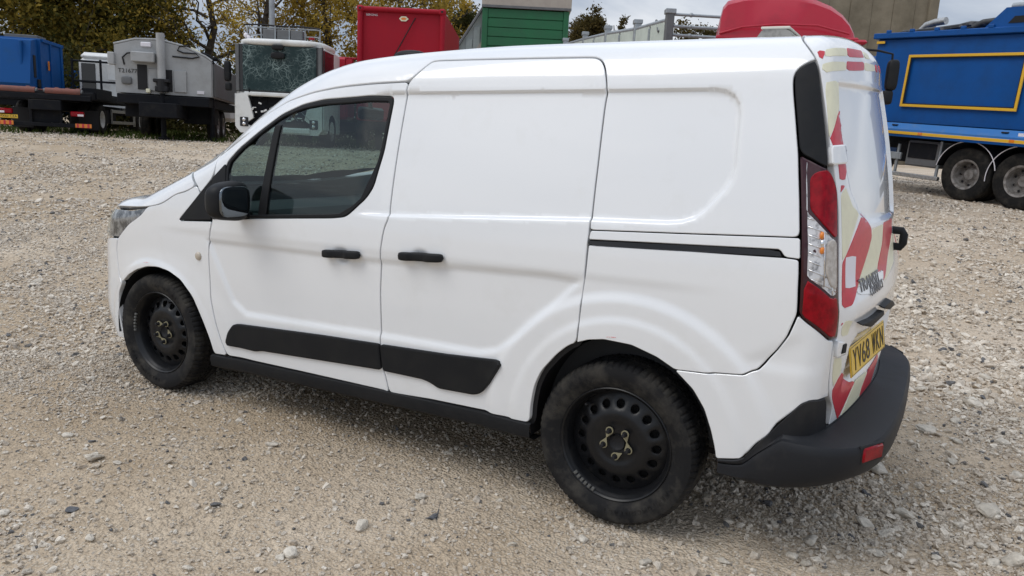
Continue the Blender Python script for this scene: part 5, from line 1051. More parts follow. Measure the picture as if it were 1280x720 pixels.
bx=part(t,'battery_box','tankd',((.72,.25,.80),(.74,.46,.50)),b=.03); part(bx,'box_lid','chassis',((.72,.012,.86),(.62,.02,.30)),b=.01)
part(t,'side_step','alu',((.45,.02,.36),(1.45,.09,.08))); part(t,'step_hanger','galv',((1.08,.06,.70),(.05,.05,.75)),((.14,.06,.64),(.05,.05,.64)),((.10,.03,.72),(.30,.06,.14)))
for x in (1.70,2.73):
    lwheel(t,x,.16,.51); lwheel(t,x,.50,.51); lwheel(t,x,2.2,.51,pi); lwheel(t,x,1.9,.51,pi)
    mb=MB(); mw=MB(); V=[];Fc=[]; n=22
    for i in range(n+1):
        a=radians(12 if x<2 else 30)+radians(158)*i/n
        for y in (-.02,.62): V.append((x+.60*cos(a),y,.52+.60*sin(a)))
    Fc=[(2*i,2*i+1,2*i+3,2*i+2) for i in range(n)]; mb.add(V,Fc); mg=mb.build('mudguard','chassis',t,60)
    mw.tube([(V[2*i][0]*1,-.025,V[2*i][2]) for i in range(n+1)],.009,6); mw.build('mudguard_edge','label',mg,60)
lwheel(t,-2.3,.16,.51); lwheel(t,-2.3,2.25,.51,pi)
part(t,'cab','blue',((-2.55,1.22,1.75),(1.9,2.3,2.1)),b=.12)
# ------------------------------------------------------------------ red lorry behind the van
x,y,z=G(3.18,13.05)
t=thing('red_lorry','red lorry cab with a rounded roof deflector, seen above the van roof','lorry',(x,y,z),RZ-radians(12))
z0=3.37-z-.02
pf=[(0,.30),(.03,.50),(.10,.60),(.35,.68),(.8,.72),(1.2,.70),(1.5,.64),(1.75,.54),(1.95,.40),(2.08,.25),(2.16,.10),(2.20,-.02)]
V=[];Fc=[]; ns=22
for px,h in pf:
    for k in range(ns+1):
        s=-1+2*k/ns; e=(1-abs(s)**5)**.22 if abs(s)<1 else 0; w=1.08-.10*(px/2.2)**2
        V.append((px-.10*abs(s)**3*(px/2.2)+(.0),1.1+w*math.copysign(abs(s)**.8,s),z0-.04+max(.0,(h+.04))*e))
for i in range(len(pf)-1):
    for k in range(ns): a=i*(ns+1)+k; Fc.append((a,a+ns+1,a+ns+2,a+1))
Fc.append(tuple(range(ns+1)))
df=link('roof_deflector',raw(V,Fc,True,40),'lred',t)
mb=MB(); mb.tube([(.0,.02,z0+.02),(.35,-.01,z0+.12),(.9,-.03,z0+.17),(1.5,-.02,z0+.16),(2.0,.05,z0+.05)],.016,8); mb.build('deflector_moulding','lred',df,60)
cab=part(t,'cab','lred',((1.05,1.12,1.63),(2.10,2.24,2.10)),b=.10)
part(cab,'cab_roof','lred',((1.05,1.12,z0-.035),(2.2,2.2,.06)),b=.02); part(cab,'sun_visor','lred',((2.17,1.1,2.60),(.22,2.2,.07)),b=.03)
part(cab,'windscreen','gloss',((2.105,1.12,2.10),(.03,1.95,.75)),b=.01); part(cab,'door_window','gloss',((1.5,-.003,2.15),(.8,.02,.6)),b=.008)
mb=MB(); mb.tube([(2.15,.05,2.50),(2.45,-.02,2.47),(2.66,-.04,2.42),(2.68,-.04,2.05)],.018,8); arm=mb.build('mirror_arm','plastic',t,50)
V,F=superell((2.69,-.04,2.10),(.085,.10,.235),.45); link('mirror_housing',raw(V,F,True,60),'plastic',arm)
V,F=superell((2.66,-.03,1.76),(.075,.09,.11),.45); link('mirror_housing',raw(V,F,True,60),'plastic',arm)
part(t,'chassis','chassis',((.2,1.1,.75),(4.5,1.0,.3)))
for wx in (1.35,-1.3): lwheel(t,wx,.2); lwheel(t,wx,2.05,.5,pi)
ai=part(t,'air_intake','tankd',((2.28,2.95,z0+.10),(.26,.3,.44)),b=.02); part(ai,'intake_bracket','galv',((2.20,2.90,z0+.36),(.5,.05,.05)),((2.42,2.88,z0+.36),(.12,.08,.07)))
# ------------------------------------------------------------------ concrete tower
x,y,z=G(19.5,47)
t=thing('concrete_tower','tall stained concrete tower with vertical panel joints','tower',(x,y,z),RZ)
part(t,'tower_core','concrete',((0,3.6,14),(8.6,7.0,28)))
rg=np.random.default_rng(9)
for k in range(7):
    xx=-3.75+1.25*k; part(t,'concrete_panel','concrete',((xx,.04-.03*(k%2)-.03*rg.random(),14.005),(1.244,.36,28.0)),b=.018)
for xx in (-4.15,4.15): part(t,'corner_pier','concrete',((xx,.0,14.01),(.55,.8,28.02)),b=.08)
# ------------------------------------------------------------------ green clad building
x,y,z=G(0,32)
t=thing('green_building','narrow green clad building with a beige upper band','building',(x,y,z),RZ)
zt=6.70-z
part(t,'wall','green',((0,2.5,zt/2),(3.40,4.9,zt)))
nb=int(zt/.36)
for k in range(nb): part(t,'cladding_board','green',((0,.02,zt-.19-.36*k),(3.02,.07,.335)),b=.012)
for s in (-1,1): part(t,'corner_flashing','green',((s*1.625,.0,zt/2+.001),(.22,.10,zt-.01)),b=.01)
part(t,'upper_wall','beige',((0.02,2.45,zt+.95),(3.58,5.1,1.84)),b=.02)
part(t,'flashing_strip','tankd',((0.02,-.11,zt+.06),(3.58,.03,.10)))
mb=MB(); mb.prism([(-1.74,zt-.05),(-1.74,0),(-3.6,0),(-3.6,zt-3.05)],4.6,((0,.3,0),(1,0,0),(0,0,1),(0,1,0))); lt=mb.build('side_annexe','grey',t)
for k in range(6):
    xx=-1.95-.30*k; part(lt,'cladding_sheet','grey',((xx,.275,(zt-.30-1.61*(-1.74-xx))/2),(.27,.05,max(.3,zt-.45-1.61*(-1.74-xx)))),b=.01)
mb=MB(); mb.tube([(-1.74,.2,zt+.02),(-3.68,.2,zt-3.10)],.06,6); mb.build('roof_edge','tankd',lt)
mb=MB(); mb.prism([(-1.745,zt-1.25),(-1.745,0),(-3.2,0),(-2.35,zt-2.2)],.03,((0,.24,0),(1,0,0),(0,0,1),(0,-1,0))); mb.build('beige_sheet','beige',lt)
# ------------------------------------------------------------------ bay wall with posts and handrails
t=thing('bay_wall','grey steel post wall with pale sheet panels receding from a handrail','wall',G(3.06,17),RZ)
bz=t.location.z
pp=[(3.06,17,4.34),(2.77,19.7,4.52),(2.31,22.2,4.72),(1.9,25,4.92),(1.45,28,5.1)]
def loc2(r,d): return (r-3.06,d-17)
for i,(r,d,zt_) in enumerate(pp):
    a,b=loc2(r,d); part(t,'post','tankd' if i==0 else 'galv',((a,b,(zt_-bz)/2),(.17,.20,zt_-bz)),b=.02); part(t,'post_cap','galv',((a,b,zt_-bz+.0),(.22,.24,.10)),b=.01)
for i in range(4):
    (r0_,d0,z0_),(r1,d1,z1)=pp[i],pp[i+1]; a0,b0=loc2(r0_,d0); a1,b1=loc2(r1,d1)
    mb=MB(); mb.tube([(a0,b0,z0_-bz-.17),(a1,b1,z1-bz-.17)],.06,8); mb.build('top_rail','galv',t,50)
    for h in (0,1):
        V=[];Fc=[]; n=17
        for k in range(n):
            f=(h+ .04+.92*k/(n-1))/2; o=.025*(k%2)
            xx,yy,zz=a0+(a1-a0)*f-.04-o,b0+(b1-b0)*f,(z0_+(z1-z0_)*f)-bz-.20
            V+=[(xx,yy,0),(xx,yy,zz),(xx+.05,yy,0),(xx+.05,yy,zz)]
        for k in range(n-1): a=4*k; Fc+=[(a,a+1,a+5,a+4),(a+2,a+6,a+7,a+3),(a+1,a+3,a+7,a+5)]
        link('sheet_panel',raw(V,Fc),mat('pale_sheet',(.50,.55,.50),.6,noise=(3,(.38,.42,.38),.4,.8)) if 'pale_sheet' not in bpy.data.materials else bpy.data.materials['pale_sheet'],t)
    f=.5; part(t,'mullion','galv',((a0+(a1-a0)*f-.05,b0+(b1-b0)*f,((z0_+z1)/2-bz-.25)/2),(.06,.10,(z0_+z1)/2-bz-.25)))
mb=MB(); mb.tube([(-.12,.55,4.0-bz),(-.10,1.1,4.32-bz)],.03,6); mb.build('diagonal_brace','tankd',t)
for zz in (4.29,4.05,3.87):
    mb=MB(); mb.tube([(.05,0,zz-bz),(1.1,0,zz-bz-.01),(2.6,0,zz-bz-.02)],.032,10); mb.sphere((.45,0,zz-bz),.05,8,6); mb.build('handrail','galv',t,50)
part(t,'handrail_post','galv',((2.55,0,(4.29-bz)/2),(.07,.07,4.29-bz)))
# ------------------------------------------------------------------ red box
x,y,z=G(-3.73,24)
t=thing('red_container','red box container with rounded corner castings and a diagonal black strap','container',(x,y,z),RZ)
zt=5.27-z; w=2.66
part(t,'box_body','cred',((0,3.0,(zt+.9)/2),(w-.12,5.9,zt-.94)),b=.02)
mb=MB()
for s in (-1,1): mb.tube([(s*(w/2-.085),.0,.9),(s*(w/2-.085),.0,zt-.1)],.085,10)
mb.build('corner_post','cred',t,50)
mb=MB(); mb.tube([(-w/2+.08,0,zt-.085),(w/2-.08,0,zt-.085)],.075,10); mb.build('end_rail','cred',t,50)
mb=MB(); mb.tube([(-w/2+.08,0,.95),(w/2-.08,0,.95)],.075,10); mb.build('end_rail','cred',t,50)
for s in (-1,1): c=part(t,'corner_casting','cred',((s*(w/2-.10),-.01,zt-.09),(.21,.22,.19)),b=.05); part(c,'casting_slot','seal',((s*(w/2-.10),-.122,zt-.09),(.07,.01,.05)),b=.004)
mb=MB(); mb.tube([(.42,-.005,zt-.28),(-.22,-.005,zt-1.45),(-.5,-.005,zt-2.0)],.016,6); mb.build('black_strap','seal',t)
mb=MB(); mb.prism([(-.02,zt-.32),(.05,zt-.25),(.19,zt-.25),(.27,zt-.32),(.19,zt-.39),(.05,zt-.39)],.012,((-.06,.035,0),(1,0,0),(0,0,1),(0,-1,0))); bd=mb.build('badge_plate','cream',t)
mb=MB(); mb.prism([(.03,zt-.32),(.08,zt-.285),(.16,zt-.285),(.21,zt-.32),(.16,zt-.355),(.08,zt-.355)],.004,((-.06,.022,0),(1,0,0),(0,0,1),(0,-1,0))); mb.build('badge_centre','amber',bd)
me=text_mesh('BERGING',.085,.002); o=P_('lettering',me,'label',t); o.matrix_local=frame_mat((-.90,.036,zt-.25),(1,0,0),(0,0,1))
part(t,'container_frame','chassis',((0,3,.75),(2.2,5.8,.28)),((-.7,.4,.35),(.2,.2,.7)),((.7,.4,.35),(.2,.2,.7)),((-.7,5.4,.35),(.2,.2,.7)),((.7,5.4,.35),(.2,.2,.7)))
# ------------------------------------------------------------------ wrecked white lorry
x,y,z=G(-6.83,22)
t=thing('wrecked_lorry','white low cab lorry with a shattered windscreen and broken front','lorry',(x,y,z),RZ)
cabm=MB(); cabm.box((0,1.15,2.10),(2.42,2.1,1.42),.06); cabm.box((0,1.42,.90),(2.38,1.9,1.0),.05); cab=cabm.build('cab','paint2',t)
V,F=superell((0,1.05,2.86),(1.23,1.10,.12),.5,32,12); link('cab_roof',raw(V,F,True,60),'paint2',cab)
part(t,'windscreen_surround','gloss',((0,.09,2.14),(2.46,.10,1.30)),b=.02)
part(t,'windscreen','crack',((.02,.03,2.15),(2.06,.03,1.22)),b=.01)
for s in (-1,1):
    part(t,'side_window','gloss',((s*1.222,.75,2.15),(.03,1.1,1.15)),b=.01)
    part(t,'pillar','tankd',((s*1.16,.02,2.14),(.10,.05,1.28)),b=.015)
    fc=MB(); fc.prism([(s*1.22,.50),(s*1.22,1.42),(s*1.02,1.46),(s*.88,1.40),(s*.72,.78),(s*.95,.62),(s*.62,.44),(s*.66,.36),(s*1.10,.36)],.10,((0,.10,0),(1,0,0),(0,0,1),(0,-1,0)),); fcb=fc.build('front_corner','paint2',t)
    h=part(fcb,'headlight','gloss',((s*.985,-.005,.66),(.24,.04,.26)),b=.02)
    for zz in (.60,.72):
        b=MB().sphere((s*.985,-.028,zz),.048,10,8,(1,.35,1)); b.build('lamp_bowl','chrome',h,60)
    part(fcb,'door_edge','paint2',((s*1.245,.35,.98),(.03,.62,.92)),b=.01)
part(t,'scuttle_panel','paint2',((0,.06,1.44),(2.0,.10,.12)),b=.03)
part(t,'lower_bumper','paint2',((0.05,.02,.46),(1.7,.12,.18)),b=.04)
bm=MB(); rg=np.random.default_rng(5); bm.box((0,.36,1.0),(2.1,.30,.86))
for k in range(46):
    c=np.array([rg.uniform(-.8,.8),rg.uniform(.02,.18),rg.uniform(.60,1.36)]); q=c+rg.normal(0,.13,3)*(1,.3,1); bm.tube([c,(c+q)/2+rg.normal(0,.03,3),q],rg.uniform(.008,.022),5)
bm.build('broken_grille','chassis',t,40)
bm=MB()
for k in range(16):
    c=np.array([rg.uniform(-.75,.75),-.02,rg.uniform(.72,1.36)]); bm.box(c,(rg.uniform(.03,.16),.02,rg.uniform(.015,.07)),.004,Matrix.Rotation(rg.uniform(-1,1),3,'Y'))
bm.build('grille_fragment','paint2',t)
bm=MB()
for k in range(9):
    x0_=rg.uniform(-.5,.6); bm.tube([(x0_,.0,1.1),(x0_+rg.normal(0,.1),-.03,.95),(x0_+rg.normal(0,.2),.0,.75)],.008,5)
bm.build('torn_hose','galv',t)
mb=MB(); mb.tube([(-1.15,.05,2.60),(-1.36,-.02,2.55),(-1.42,-.02,2.3)],.02,6); arm=mb.build('mirror_arm','plastic',t,50)
V,F=superell((-1.42,-.02,2.02),(.085,.10,.28),.45); link('mirror_housing',raw(V,F,True,60),'plastic',arm)
V,F=superell((-1.40,-.02,1.60),(.08,.09,.11),.45); link('mirror_housing',raw(V,F,True,60),'plastic',arm)
V,F=superell((.0,-.07,2.72),(.16,.07,.07),.5); link('class_mirror',raw(V,F,True,60),'plastic',arm)
V,F=superell((.0,-.06,2.50),(.20,.05,.09),.6); link('class_mirror',raw(V,F,True,60),'plastic',arm)
# roof equipment
ra=part(t,'roof_rack','galv',((0,.5,3.30),(2.1,.05,.035)),((0,.5,3.10),(2.1,.05,.03)),((-1.03,.5,3.12),(.04,.04,.4)),((1.03,.5,3.12),(.04,.04,.4)),((-.62,.45,3.12),(.035,.035,.4)),((.62,.45,3.12),(.035,.035,.4)),((-.2,.36,3.13),(.035,.03,.42)),((.2,.36,3.13),(.035,.03,.42)))
for xx in (-.38,.02,.40): part(ra,'equipment_box','tankd',((xx,.5,3.12),(.34,.3,.26)),b=.02)
mb=MB(); mb.tube([(-1.1,.4,3.34),(-.6,.42,3.37),(-.1,.4,3.34),(.45,.42,3.36),(1.05,.4,3.32)],.022,6); mb.build('hose','seal',ra,50)
b=MB(); b.sphere((-1.02,.35,3.05),.07,10,8); b.box((-.92,.3,2.99),(.08,.1,.10)); b.build('horn','label',ra,50)
b=MB(); b.box((.85,.3,3.03),(.16,.12,.07),.02); b.build('marker_lamp','redlens',ra,40)
rb=part(t,'refuse_body','lred',((0.12,2.95,1.85),(2.55,1.1,1.9)),b=.08)
part(rb,'body_bracket','lred',((1.46,2.45,2.52),(.2,.2,.5)),((1.50,2.5,2.76),(.36,.3,.05)))
part(t,'chassis','chassis',((0,4.5,.72),(1.2,8.6,.35)))
for s,rz_ in ((-1,-pi/2),(1,pi/2)):
    for yy in (1.3,6.5): w=lwheel(t,s*1.05,yy,.5,rz_ if s<0 else rz_)
# ------------------------------------------------------------------ lamp mast
x,y,z=G(-9.55,30)
t=thing('lighting_mast','tall grey steel mast rising behind the wrecked lorry','mast',(x,y,z),RZ)
mb=MB(); mb.tube([(0,0,0),(0,0,11)],[.12,.085],14); mb.build('mast_tube','galv',t,60)
part(t,'base_plate','galv',((0,0,.02),(.5,.5,.04))); mb=MB(); mb.tube([(0,0,10.8),(0,-.9,11.1)],.05); mb.box((0,-1.1,11.1),(.3,.6,.12)); mb.build('lamp_head','galv',t)
# ------------------------------------------------------------------ flatbed lorry, rear end towards us
HY=RZ+radians(13.6)
x,y,z=G(-14.62,24)
t=thing('flatbed_lorry','dark flatbed lorry with red oxide rollers across its tail','lorry',(x,y,z),HY)
part(t,'deck','chassis',((0,3.2,1.17),(2.6,6.6,.20)),((1.0,3.3,1.29),(.55,6.3,.05)),((0,-.05,1.10),(2.55,.16,.16)))
part(t,'deck_plate','rust',((-.35,.6,1.31),(1.7,1.0,.04)))
for a,b in ((-1.22,-.28),(.0,.98)):
    mb=MB(); mb.tube([(a,-.02,1.27),(b,-.02,1.27)],.105,16); ro=mb.build('roller','rust',t,50)
    for c in (a,b): mb=MB(); mb.tube([(c-.05,-.02,1.27),(c+.05,-.02,1.27)],.085,12); mb.build('roller_collar','tankd',ro,50)
for xx in (-.55,.25,.55,.85): part(t,'roller_lug','rust',((xx,.18,1.37),(.12,.10,.07)),b=.02)
part(t,'headboard_beam','chassis',((1.12,1.2,1.28),(.42,1.8,.34)))
part(t,'underrun_bar','chassis',((0,-.05,.26),(2.5,.10,.12)),((-.45,.0,.68),(.08,.08,.75)),((.38,.0,.68),(.08,.08,.75)),((-.03,.06,.55),(.76,.04,.45)))
for xx,sg in ((-1.14,1),(1.03,-1)):
    bd=part(t,'marker_board','amber',((xx,-.115,.27),(.46,.02,.12)),b=.004)
    for k in range(3): part(bd,'red_patch','red',((xx-.16+.15*k,-.127,.27),(.06,.006,.116)),b=.001)
for xx,sg in ((-1.13,-1),(.86,1)):
    l=part(t,'tail_lamp','redlens',((xx,-.05,.62),(.38,.10,.15)),b=.02); part(l,'clear_section','label',((xx+sg*.10,-.106,.585),(.17,.012,.06)),b=.004)
pl=part(t,'number_plate','yellow',((-1.06,-.06,.46),(.52,.02,.11)),b=.004)
me=text_mesh('MX60 CZA',.10,.001); o=P_('plate_lettering',me,'ink',pl); o.matrix_local=frame_mat((-1.06,-.073,.46),(1,0,0),(0,0,1))
for xx in (-.95,.95): part(t,'mudflap','seal',((xx,.75,.45),(.6,.03,.62)))
for yy in (1.35,6.6):
    for s in (-1,1):
        lwheel(t,s*1.06,yy,.5,-pi/2 if s<0 else pi/2,LRW)
        if yy<2: lwheel(t,s*.72,yy,.5,-pi/2 if s<0 else pi/2,LRW)
part(t,'side_guard','alu',((1.22,4.0,.42),(.03,3.2,.10)),((1.22,4.0,.80),(.03,3.2,.10))); part(t,'guard_post','alu',((1.20,5.55,.62),(.05,.16,.62)),((1.20,2.45,.62),(.05,.06,.5)))
part(t,'chassis','chassis',((0,3.5,.85),(.9,7.4,.3)),((.9,2.6,.6),(.5,1.2,.45)))
cb=part(t,'cab','paint2',((.1,8.0,1.85),(2.35,2.0,2.0)),b=.15); part(cb,'cab_roof','paint2',((.1,8.0,2.92),(2.2,1.9,.30)),b=.13)
part(cb,'rear_window','gloss',((-.70,6.985,2.1),(.50,.04,1.1)),b=.02); part(cb,'grab_panel','paint2',((.45,6.98,2.35),(.9,.03,.6)),b=.01)
mb=MB()
for xx in (-1.2,-.2,1.2): mb.tube([(xx,6.75,1.3),(xx,6.75,2.78)],.045,6)
for zz in (1.95,2.70): mb.tube([(-1.2,6.75,zz),(1.2,6.75,zz)],.04,6)
mb.build('headboard_frame','chassis',t)
b=MB(); b.lathe([(.0,.18),(.05,.17),(.075,.12),(.08,.0)],14,'z',(.62,6.8,3.05)); bo=b.build('amber_beacon','amber',t,50); mb=MB(); mb.tube([(.62,6.8,2.6),(.62,6.8,3.07)],.03,6); mb.build('beacon_stem','chassis',bo)
# ------------------------------------------------------------------ blue refuse lorry at the left edge
x,y,z=G(-19.3,29.2)
t=thing('refuse_lorry','blue lorry body with a slanted rear corner at the far left','lorry',(x,y,z),HY)
zt=4.40-z; zb=2.5-z
mb=MB(); mb.prism([(0,zb),(0,zt-.03),(.15,zt),(2.5,zt),(2.5,zb)],2.5,((-1.25,0,0),(0,1,0),(0,0,1),(1,0,0))); bd=mb.build('body','blue2',t)
mb=MB(); mb.prism([(-.02,zb),(-.02,zt-.05),(-.6,zt-.15),(-.95,zb+.2),(-.8,zb)],2.3,((-1.15,0,0),(0,1,0),(0,0,1),(1,0,0))); tg=mb.build('tailgate','blue2',t)
part(tg,'tailgate_ridge','blue2',((.85,-.55,(zt+zb)/2),(.09,.5,zt-zb-.35)),b=.02); part(tg,'ram_cover','seal',((1.16,-.40,(zt+zb)/2-.1),(.03,.22,.8)),((1.19,-.1,zb+.25),(.05,.3,.3)))
part(tg,'grab_rail','chassis',((-.55,-.97,zb+.45),(.03,.03,.6)),((-.40,-.97,zb+.75),(.30,.03,.03)))
part(bd,'roof_cover','tankd',((.55,.7,zt+.06),(1.1,.9,.12))); part(bd,'side_frame','blue2',((1.275,1.0,(zt+zb)/2),(.05,.12,zt-zb)),((1.275,2.2,(zt+zb)/2),(.05,.12,zt-zb)),((1.28,1.3,zt-.06),(.06,2.3,.12)))
part(bd,'side_lamp','amber',((1.32,.6,zb+.95),(.03,.12,.35)))
part(t,'chassis','chassis',((0,2.5,zb-.2),(2.3,6,.35)),((0,-.3,zb-.45),(2.3,.3,.3)))
for yy in (1.0,4.4):
    for s in (-1,1): lwheel(t,s*1.05,yy,.5,-pi/2 if s<0 else pi/2)
part(t,'cab','blue2',((0,6.4,1.6),(2.3,1.8,1.9)),b=.12)
# ------------------------------------------------------------------ grey tank lorry
x,y,z=G(-10.50,23)
t=thing('tank_lorry','grey box tank lorry with a vertical grey pipe on its back','lorry',(x,y,z),HY)
zb=1.32
pfl=[(-1.32,zb),(1.32,zb),(1.33,2.36),(1.15,2.48),(.5,2.74),(-.1,2.86),(-.75,2.83),(-1.32,2.66)]
mb=MB(); mb.prism(pfl,5.8,((0,0,0),(1,0,0),(0,0,1),(0,1,0))); bd=mb.build('tank_body','tank',t)
mb=MB(); mb.prism([(a*.985,b*.985+.02) for a,b in pfl],.05,((0,-.05,0),(1,0,0),(0,0,1),(0,1,0))); rp=mb.build('rear_plate','tank',t)
mb=MB(); mb.tube([(a,-.03,b+.01) for a,b in pfl[2:]],.03,6); mb.build('edge_bead','tank',rp,50)
part(t,'side_wall_panel','tankd',((1.345,2.95,1.84),(.03,5.6,.98)),b=.01)
part(t,'rear_cover','tank',((-.50,-.20,2.33),(.62,.30,.28)),b=.02); part(t,'small_cover','label',((-.45,-.07,2.70),(.28,.06,.13)),b=.02)
part(t,'recess','seal',((-.58,-.062,1.78),(.26,.03,.70)),b=.005)
for xx,w_ in ((-.27,.28),(.45,.34)): part(t,'locker_door','tank',((xx,-.075,1.72),(w_,.05,.62)),b=.01)
part(t,'recess','seal',((.12,-.062,1.72),(.22,.03,.62)),b=.005)
mb=MB(); mb.tube([(-.03,-.22,1.75),(-.03,-.22,3.03)],.115,18); pi_=mb.build('vertical_pipe','tank',t,50)
mb=MB(); mb.tube([(-.03,-.22,1.40),(-.03,-.22,1.75)],.15,12); mb.box((-.03,-.22,1.70),(.44,.25,.10),.02); mb.box((-.03,-.2,1.47),(.34,.3,.16),.02); mb.build('pipe_clamp','seal',pi_,40)
def leg(xx,yy):
    mb=MB(); mb.tube([(xx,yy,.02),(xx,yy,1.35)],.075,10); mb.box((xx,yy,.06),(.28,.26,.07),.02); return mb.build('support_leg','chassis',t,50)
leg(-.03,-.16); leg(1.22,.6)
me=text_mesh('T21677',.165,.002); o=P_('lettering',me,'ink',t); o.matrix_local=frame_mat((-.97,-.062,1.93),(1,0,0),(0,0,1))
V,F=superell((-1.0,-.08,1.66),(.14,.05,.11),.5); link('work_lamp',raw(V,F,True,60),'tankd',t)
part(t,'warning_plate','label',((1.0,-.062,1.44),(.20,.012,.09)),b=.003); part(t,'valve_box','cream',((-.42,-.12,1.40),(.12,.10,.12)),b=.02)
mb=MB(); mb.tube([(.25,-.06,2.42),(.8,-.09,2.40),(1.0,-.10,2.46),(.9,-.10,2.54),(.55,-.09,2.54),(.40,-.08,2.60),(.45,-.07,2.72),(.7,-.06,2.75)],.022,8); mb.build('hose','seal',t,60)
mb=MB(); mb.tube([(-1.05,-.06,2.1),(-1.08,-.10,2.3),(-.95,-.12,2.42),(-.8,-.12,2.45)],.022,8); mb.build('hose','seal',t,60)
part(t,'side_box','tank',((-1.38,-.05,2.25),(.18,.2,.35)),b=.02)
b=MB(); b.box((.95,.3,2.62),(.5,.25,.05),.01,Matrix.Rotation(.45,3,'Y')); b.build('top_board','cream',t); b=MB(); 
b.tube([(1.0,.2,2.6),(1.25,.15,2.5),(1.35,.1,2.3)],.05,6); b.box((1.3,.4,2.45),(.3,.4,.08)); b.build('folded_sheet','chassis',t,50)
part(t,'chassis','chassis',((0,3,1.15),(2.5,6.4,.26)),((0,2.5,.85),(1.0,7,.4)),((-.9,.9,.9),(.6,.9,.5)),((.75,1.6,.8),(.8,1.6,.55)))
part(t,'rear_beam','chassis',((0,-.05,1.22),(2.5,.2,.14)))
for k,xx in enumerate((-1.1,.55,1.1)): part(t,'beam_lamp','label',((xx,-.16,1.20),(.10,.02,.05)),b=.004)
for yy in (2.4,3.7):
    for s in (-1,1): lwheel(t,s*1.0,yy,.5,-pi/2 if s<0 else pi/2)
part(t,'cab','paint2',((0,7.4,1.5),(2.3,1.8,1.6)),b=.12)
# ------------------------------------------------------------------ trees
LEAF=dict(
 olive=island_mat('olive_leaves',[(.035,.043,.012),(.10,.095,.020),(.22,.165,.030),(.40,.27,.045)]),
 ochre=island_mat('ochre_leaves',[(.13,.10,.025),(.29,.205,.04),(.46,.32,.055),(.58,.42,.09)]),
 brown=island_mat('brown_green_leaves',[(.045,.042,.015),(.085,.068,.022),(.12,.085,.026),(.050,.050,.018)]),
 dark=island_mat('dark_leaves',[(.024,.034,.014),(.06,.066,.02),(.10,.085,.026),(.05,.06,.02)]))
def tree(name,label,cat,r,d,h,rad,leaf,nclump,per,seed,trunk_h=.25,ls=.20,group=None,cr=.62,stem=True):
    rg=np.random.default_rng(seed); x,y,z=G(r,d); t=thing(name,label,cat,(x,y,z-.1),0,group)
    tips=[]
    if stem:
        mb=MB(); th=h*trunk_h; lean=rg.normal(0,.03*h,2)
        top=np.array([lean[0],lean[1],h*.92]); base=np.zeros(3)
        trunk=[base+(top-base)*f+np.array([*rg.normal(0,.012*h,2),0])*(f>0) for f in np.linspace(0,1,7)]
        r0_=.022*h+.04; mb.tube(trunk,[r0_*(1-.88*f) for f in np.linspace(0,1,7)],8)
        for k in range(15):
            f=trunk_h+ (1-trunk_h)*.92*k/15; p0=base+(top-base)*f; a=k*2.4+rg.normal(0,.3); L_=rad*(1.05-.75*((f-trunk_h)/(1-trunk_h))**1.5)*rg.uniform(.7,1.05)
            dirv=np.array([cos(a),sin(a),rg.uniform(.35,.9)]); dirv/=np.linalg.norm(dirv)
            pts=[p0+dirv*L_*q+np.array([0,0,.12*L_*q*q])+rg.normal(0,.04*L_,3)*(q>0) for q in np.linspace(0,1,5)]
            rr=r0_*.42*(1-f*.6); mb.tube(pts,[rr*(1-.8*q) for q in np.linspace(0,1,5)],6); tips+=pts[2:]
            for j in range(4):
                q=rg.uniform(.35,1); p1=p0+dirv*L_*q; dv=dirv+rg.normal(0,.6,3); dv/=np.linalg.norm(dv); l2=L_*rg.uniform(.3,.55)
                pp_=[p1+dv*l2*w+rg.normal(0,.03*l2,3)*(w>0) for w in np.linspace(0,1,4)]; mb.tube(pp_,[rr*.38*(1-.75*w) for w in np.linspace(0,1,4)],5); tips+=pp_[1:]
        mb.build('trunk','bark',t,60)
        tips=np.array(tips)
    zc=h*(1-cr*.5); C_=[]
    while len(C_)<nclump:
        if stem and rg.random()<.72: q=tips[rg.integers(len(tips))]+rg.normal(0,.12*rad,3)
        else:
            v=rg.normal(size=3); v/=np.linalg.norm(v); q=v*rg.uniform(.45,1)**.6*np.array([rad,rad,h*cr*.5])+np.array([0,0,zc])
        if q[2]>h*.04: C_.append(q)
    per=int(per*2.6); ls*=.60; C_=np.array(C_); n=nclump*per
    c=np.repeat(C_,per,0)+rg.normal(0,1,(n,3))*np.repeat(rg.uniform(.10,.20,nclump),per)[:,None]*rad*.62
    u=rg.normal(size=(n,3)); u/=np.linalg.norm(u,axis=1,keepdims=True); w=np.cross(u,rg.normal(size=(n,3))); w/=np.linalg.norm(w,axis=1,keepdims=True)
    s=rg.uniform(.5,1.15,(n,1))*ls
    V=np.stack([c-u*s,c+w*s*.55,c+u*s,c-w*s*.55],1).reshape(-1,3); me=bpy.data.meshes.new('crown'); me.from_pydata(V,[],np.arange(4*n).reshape(-1,4)); me.update()
    a_=me.attributes.new('clump','FLOAT','POINT'); a_.data.foreach_set('value',np.repeat(np.repeat(rg.uniform(0,.58,nclump),per),4).astype(np.float32)); link('crown',me,LEAF[leaf],t); return t
tree('broadleaf_tree','dense olive and ochre tree behind the blue lorry at the left','tree',-25.5,40,11.5,6.2,'olive',420,52,1,.12,.21,cr=.92)
tree('broadleaf_tree','dense olive tree filling the gap behind the flatbed lorry cab','tree',-22.0,42,12.,4.0,'olive',280,52,2,.12,.21,cr=.92)
tree('broadleaf_tree','thin ochre tree with bare limbs showing above the grey tank lorry','tree',-17.0,43,12,4.2,'ochre',60,26,3,.2,.17,cr=.85)
tree('broadleaf_tree','yellow leaved tree between the grey tank and the wrecked cab','tree',-13.6,42,11.5,3.8,'ochre',100,30,4,.2,.17,cr=.85)
tree('broadleaf_tree','golden tree right behind the wrecked lorry roof','tree',-10.5,43,11.0,3.4,'ochre',150,34,5,.2,.18,cr=.85)
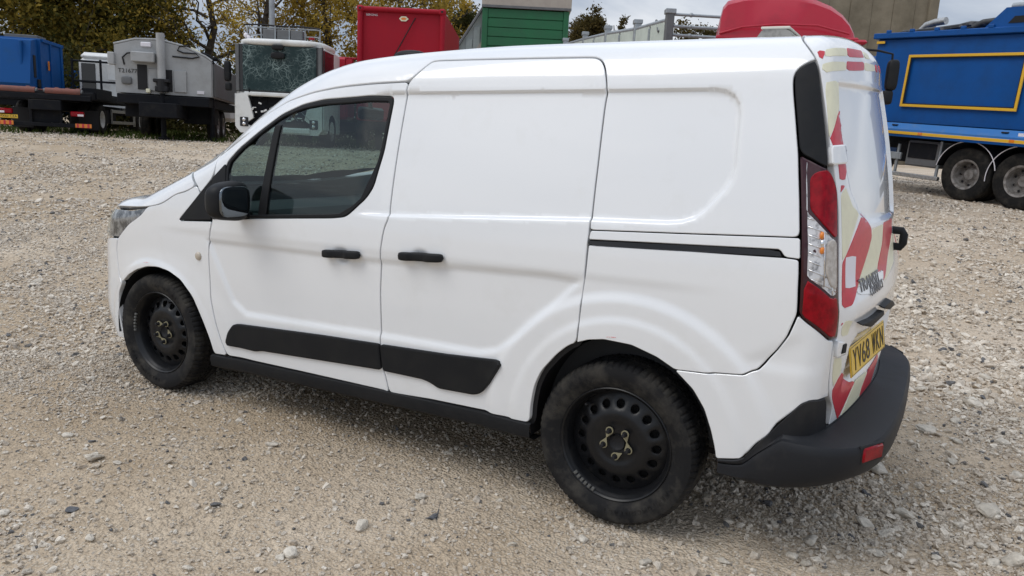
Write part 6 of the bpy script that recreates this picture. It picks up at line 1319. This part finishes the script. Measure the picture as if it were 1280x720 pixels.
tree('broadleaf_tree','golden tree left of the red container','tree',-6.9,41,9.8,2.9,'ochre',120,32,6,.2,.18,cr=.85)
tree('broadleaf_tree','tall yellow tree top behind the red container','tree',-4.6,44,9.6,2.6,'ochre',100,32,7,.2,.18,cr=.8)
tree('broadleaf_tree','dark bushy tree between the red container and the green building','tree',-3.3,47,8.3,2.0,'dark',190,40,8,.15,.18,cr=.9)
tree('broadleaf_tree','brown green tree right beside the green building','tree',4.0,50,8.9,2.3,'brown',230,46,9,.15,.18,cr=.85)
tree('broadleaf_tree','small round brown tree top above the bay wall','tree',6.25,52,8.7,1.15,'brown',90,40,10,.2,.16,cr=.6)
tree('broadleaf_tree','brown tree behind the handrail','tree',9.7,46,7.9,2.0,'brown',150,36,11,.15,.17,cr=.85)
for k,(r,d,h,rad) in enumerate(((-29,36,4.0,4.5),(-22,36.5,3.4,4.2),(-15.5,37,3.0,4.2),(-9,38,3.2,4.0),(-3.5,40,3.0,3.0))):
    tree('hedge_bush',['dark bush behind the blue lorry at the far left','dark bush behind the flatbed cab','dark bush behind the tank lorry','dark bush behind the wrecked lorry','dark bush behind the red container'][k],'bush',r,d,h,rad,'dark',150,46,30+k,.1,.2,stem=False,cr=1.0,group='undergrowth below the trees')
# ------------------------------------------------------------------ grass below the lorries
rg=np.random.default_rng(77); n=9000; r=rg.uniform(-22,-3.5,n); d=rg.uniform(23.0,34,n); X=C2[0]+r*RX[0]+d*FX[0]; Y=C2[1]+r*RX[1]+d*FX[1]
m=vnoise(X*.5,Y*.5)+.3*rg.normal(size=n)>.0; X,Y=X[m],Y[m]; n=len(X); Z=H(X,Y); a=rg.uniform(0,6.28,n); hh=rg.uniform(.06,.22,n); w=.03
V=np.stack([np.stack([X-w*np.cos(a),Y-w*np.sin(a),Z],-1),np.stack([X+w*np.cos(a),Y+w*np.sin(a),Z],-1),np.stack([X+.08*np.cos(a*3),Y+.08*np.sin(a*3),Z+hh],-1)],1).reshape(-1,3)
me=bpy.data.meshes.new('grass'); me.from_pydata(V,[],np.arange(3*n).reshape(-1,3)); me.update(); tag(link('grass',me,island_mat('rough_grass',[(.035,.06,.012),(.075,.095,.022),(.12,.12,.035)])),kind='stuff')
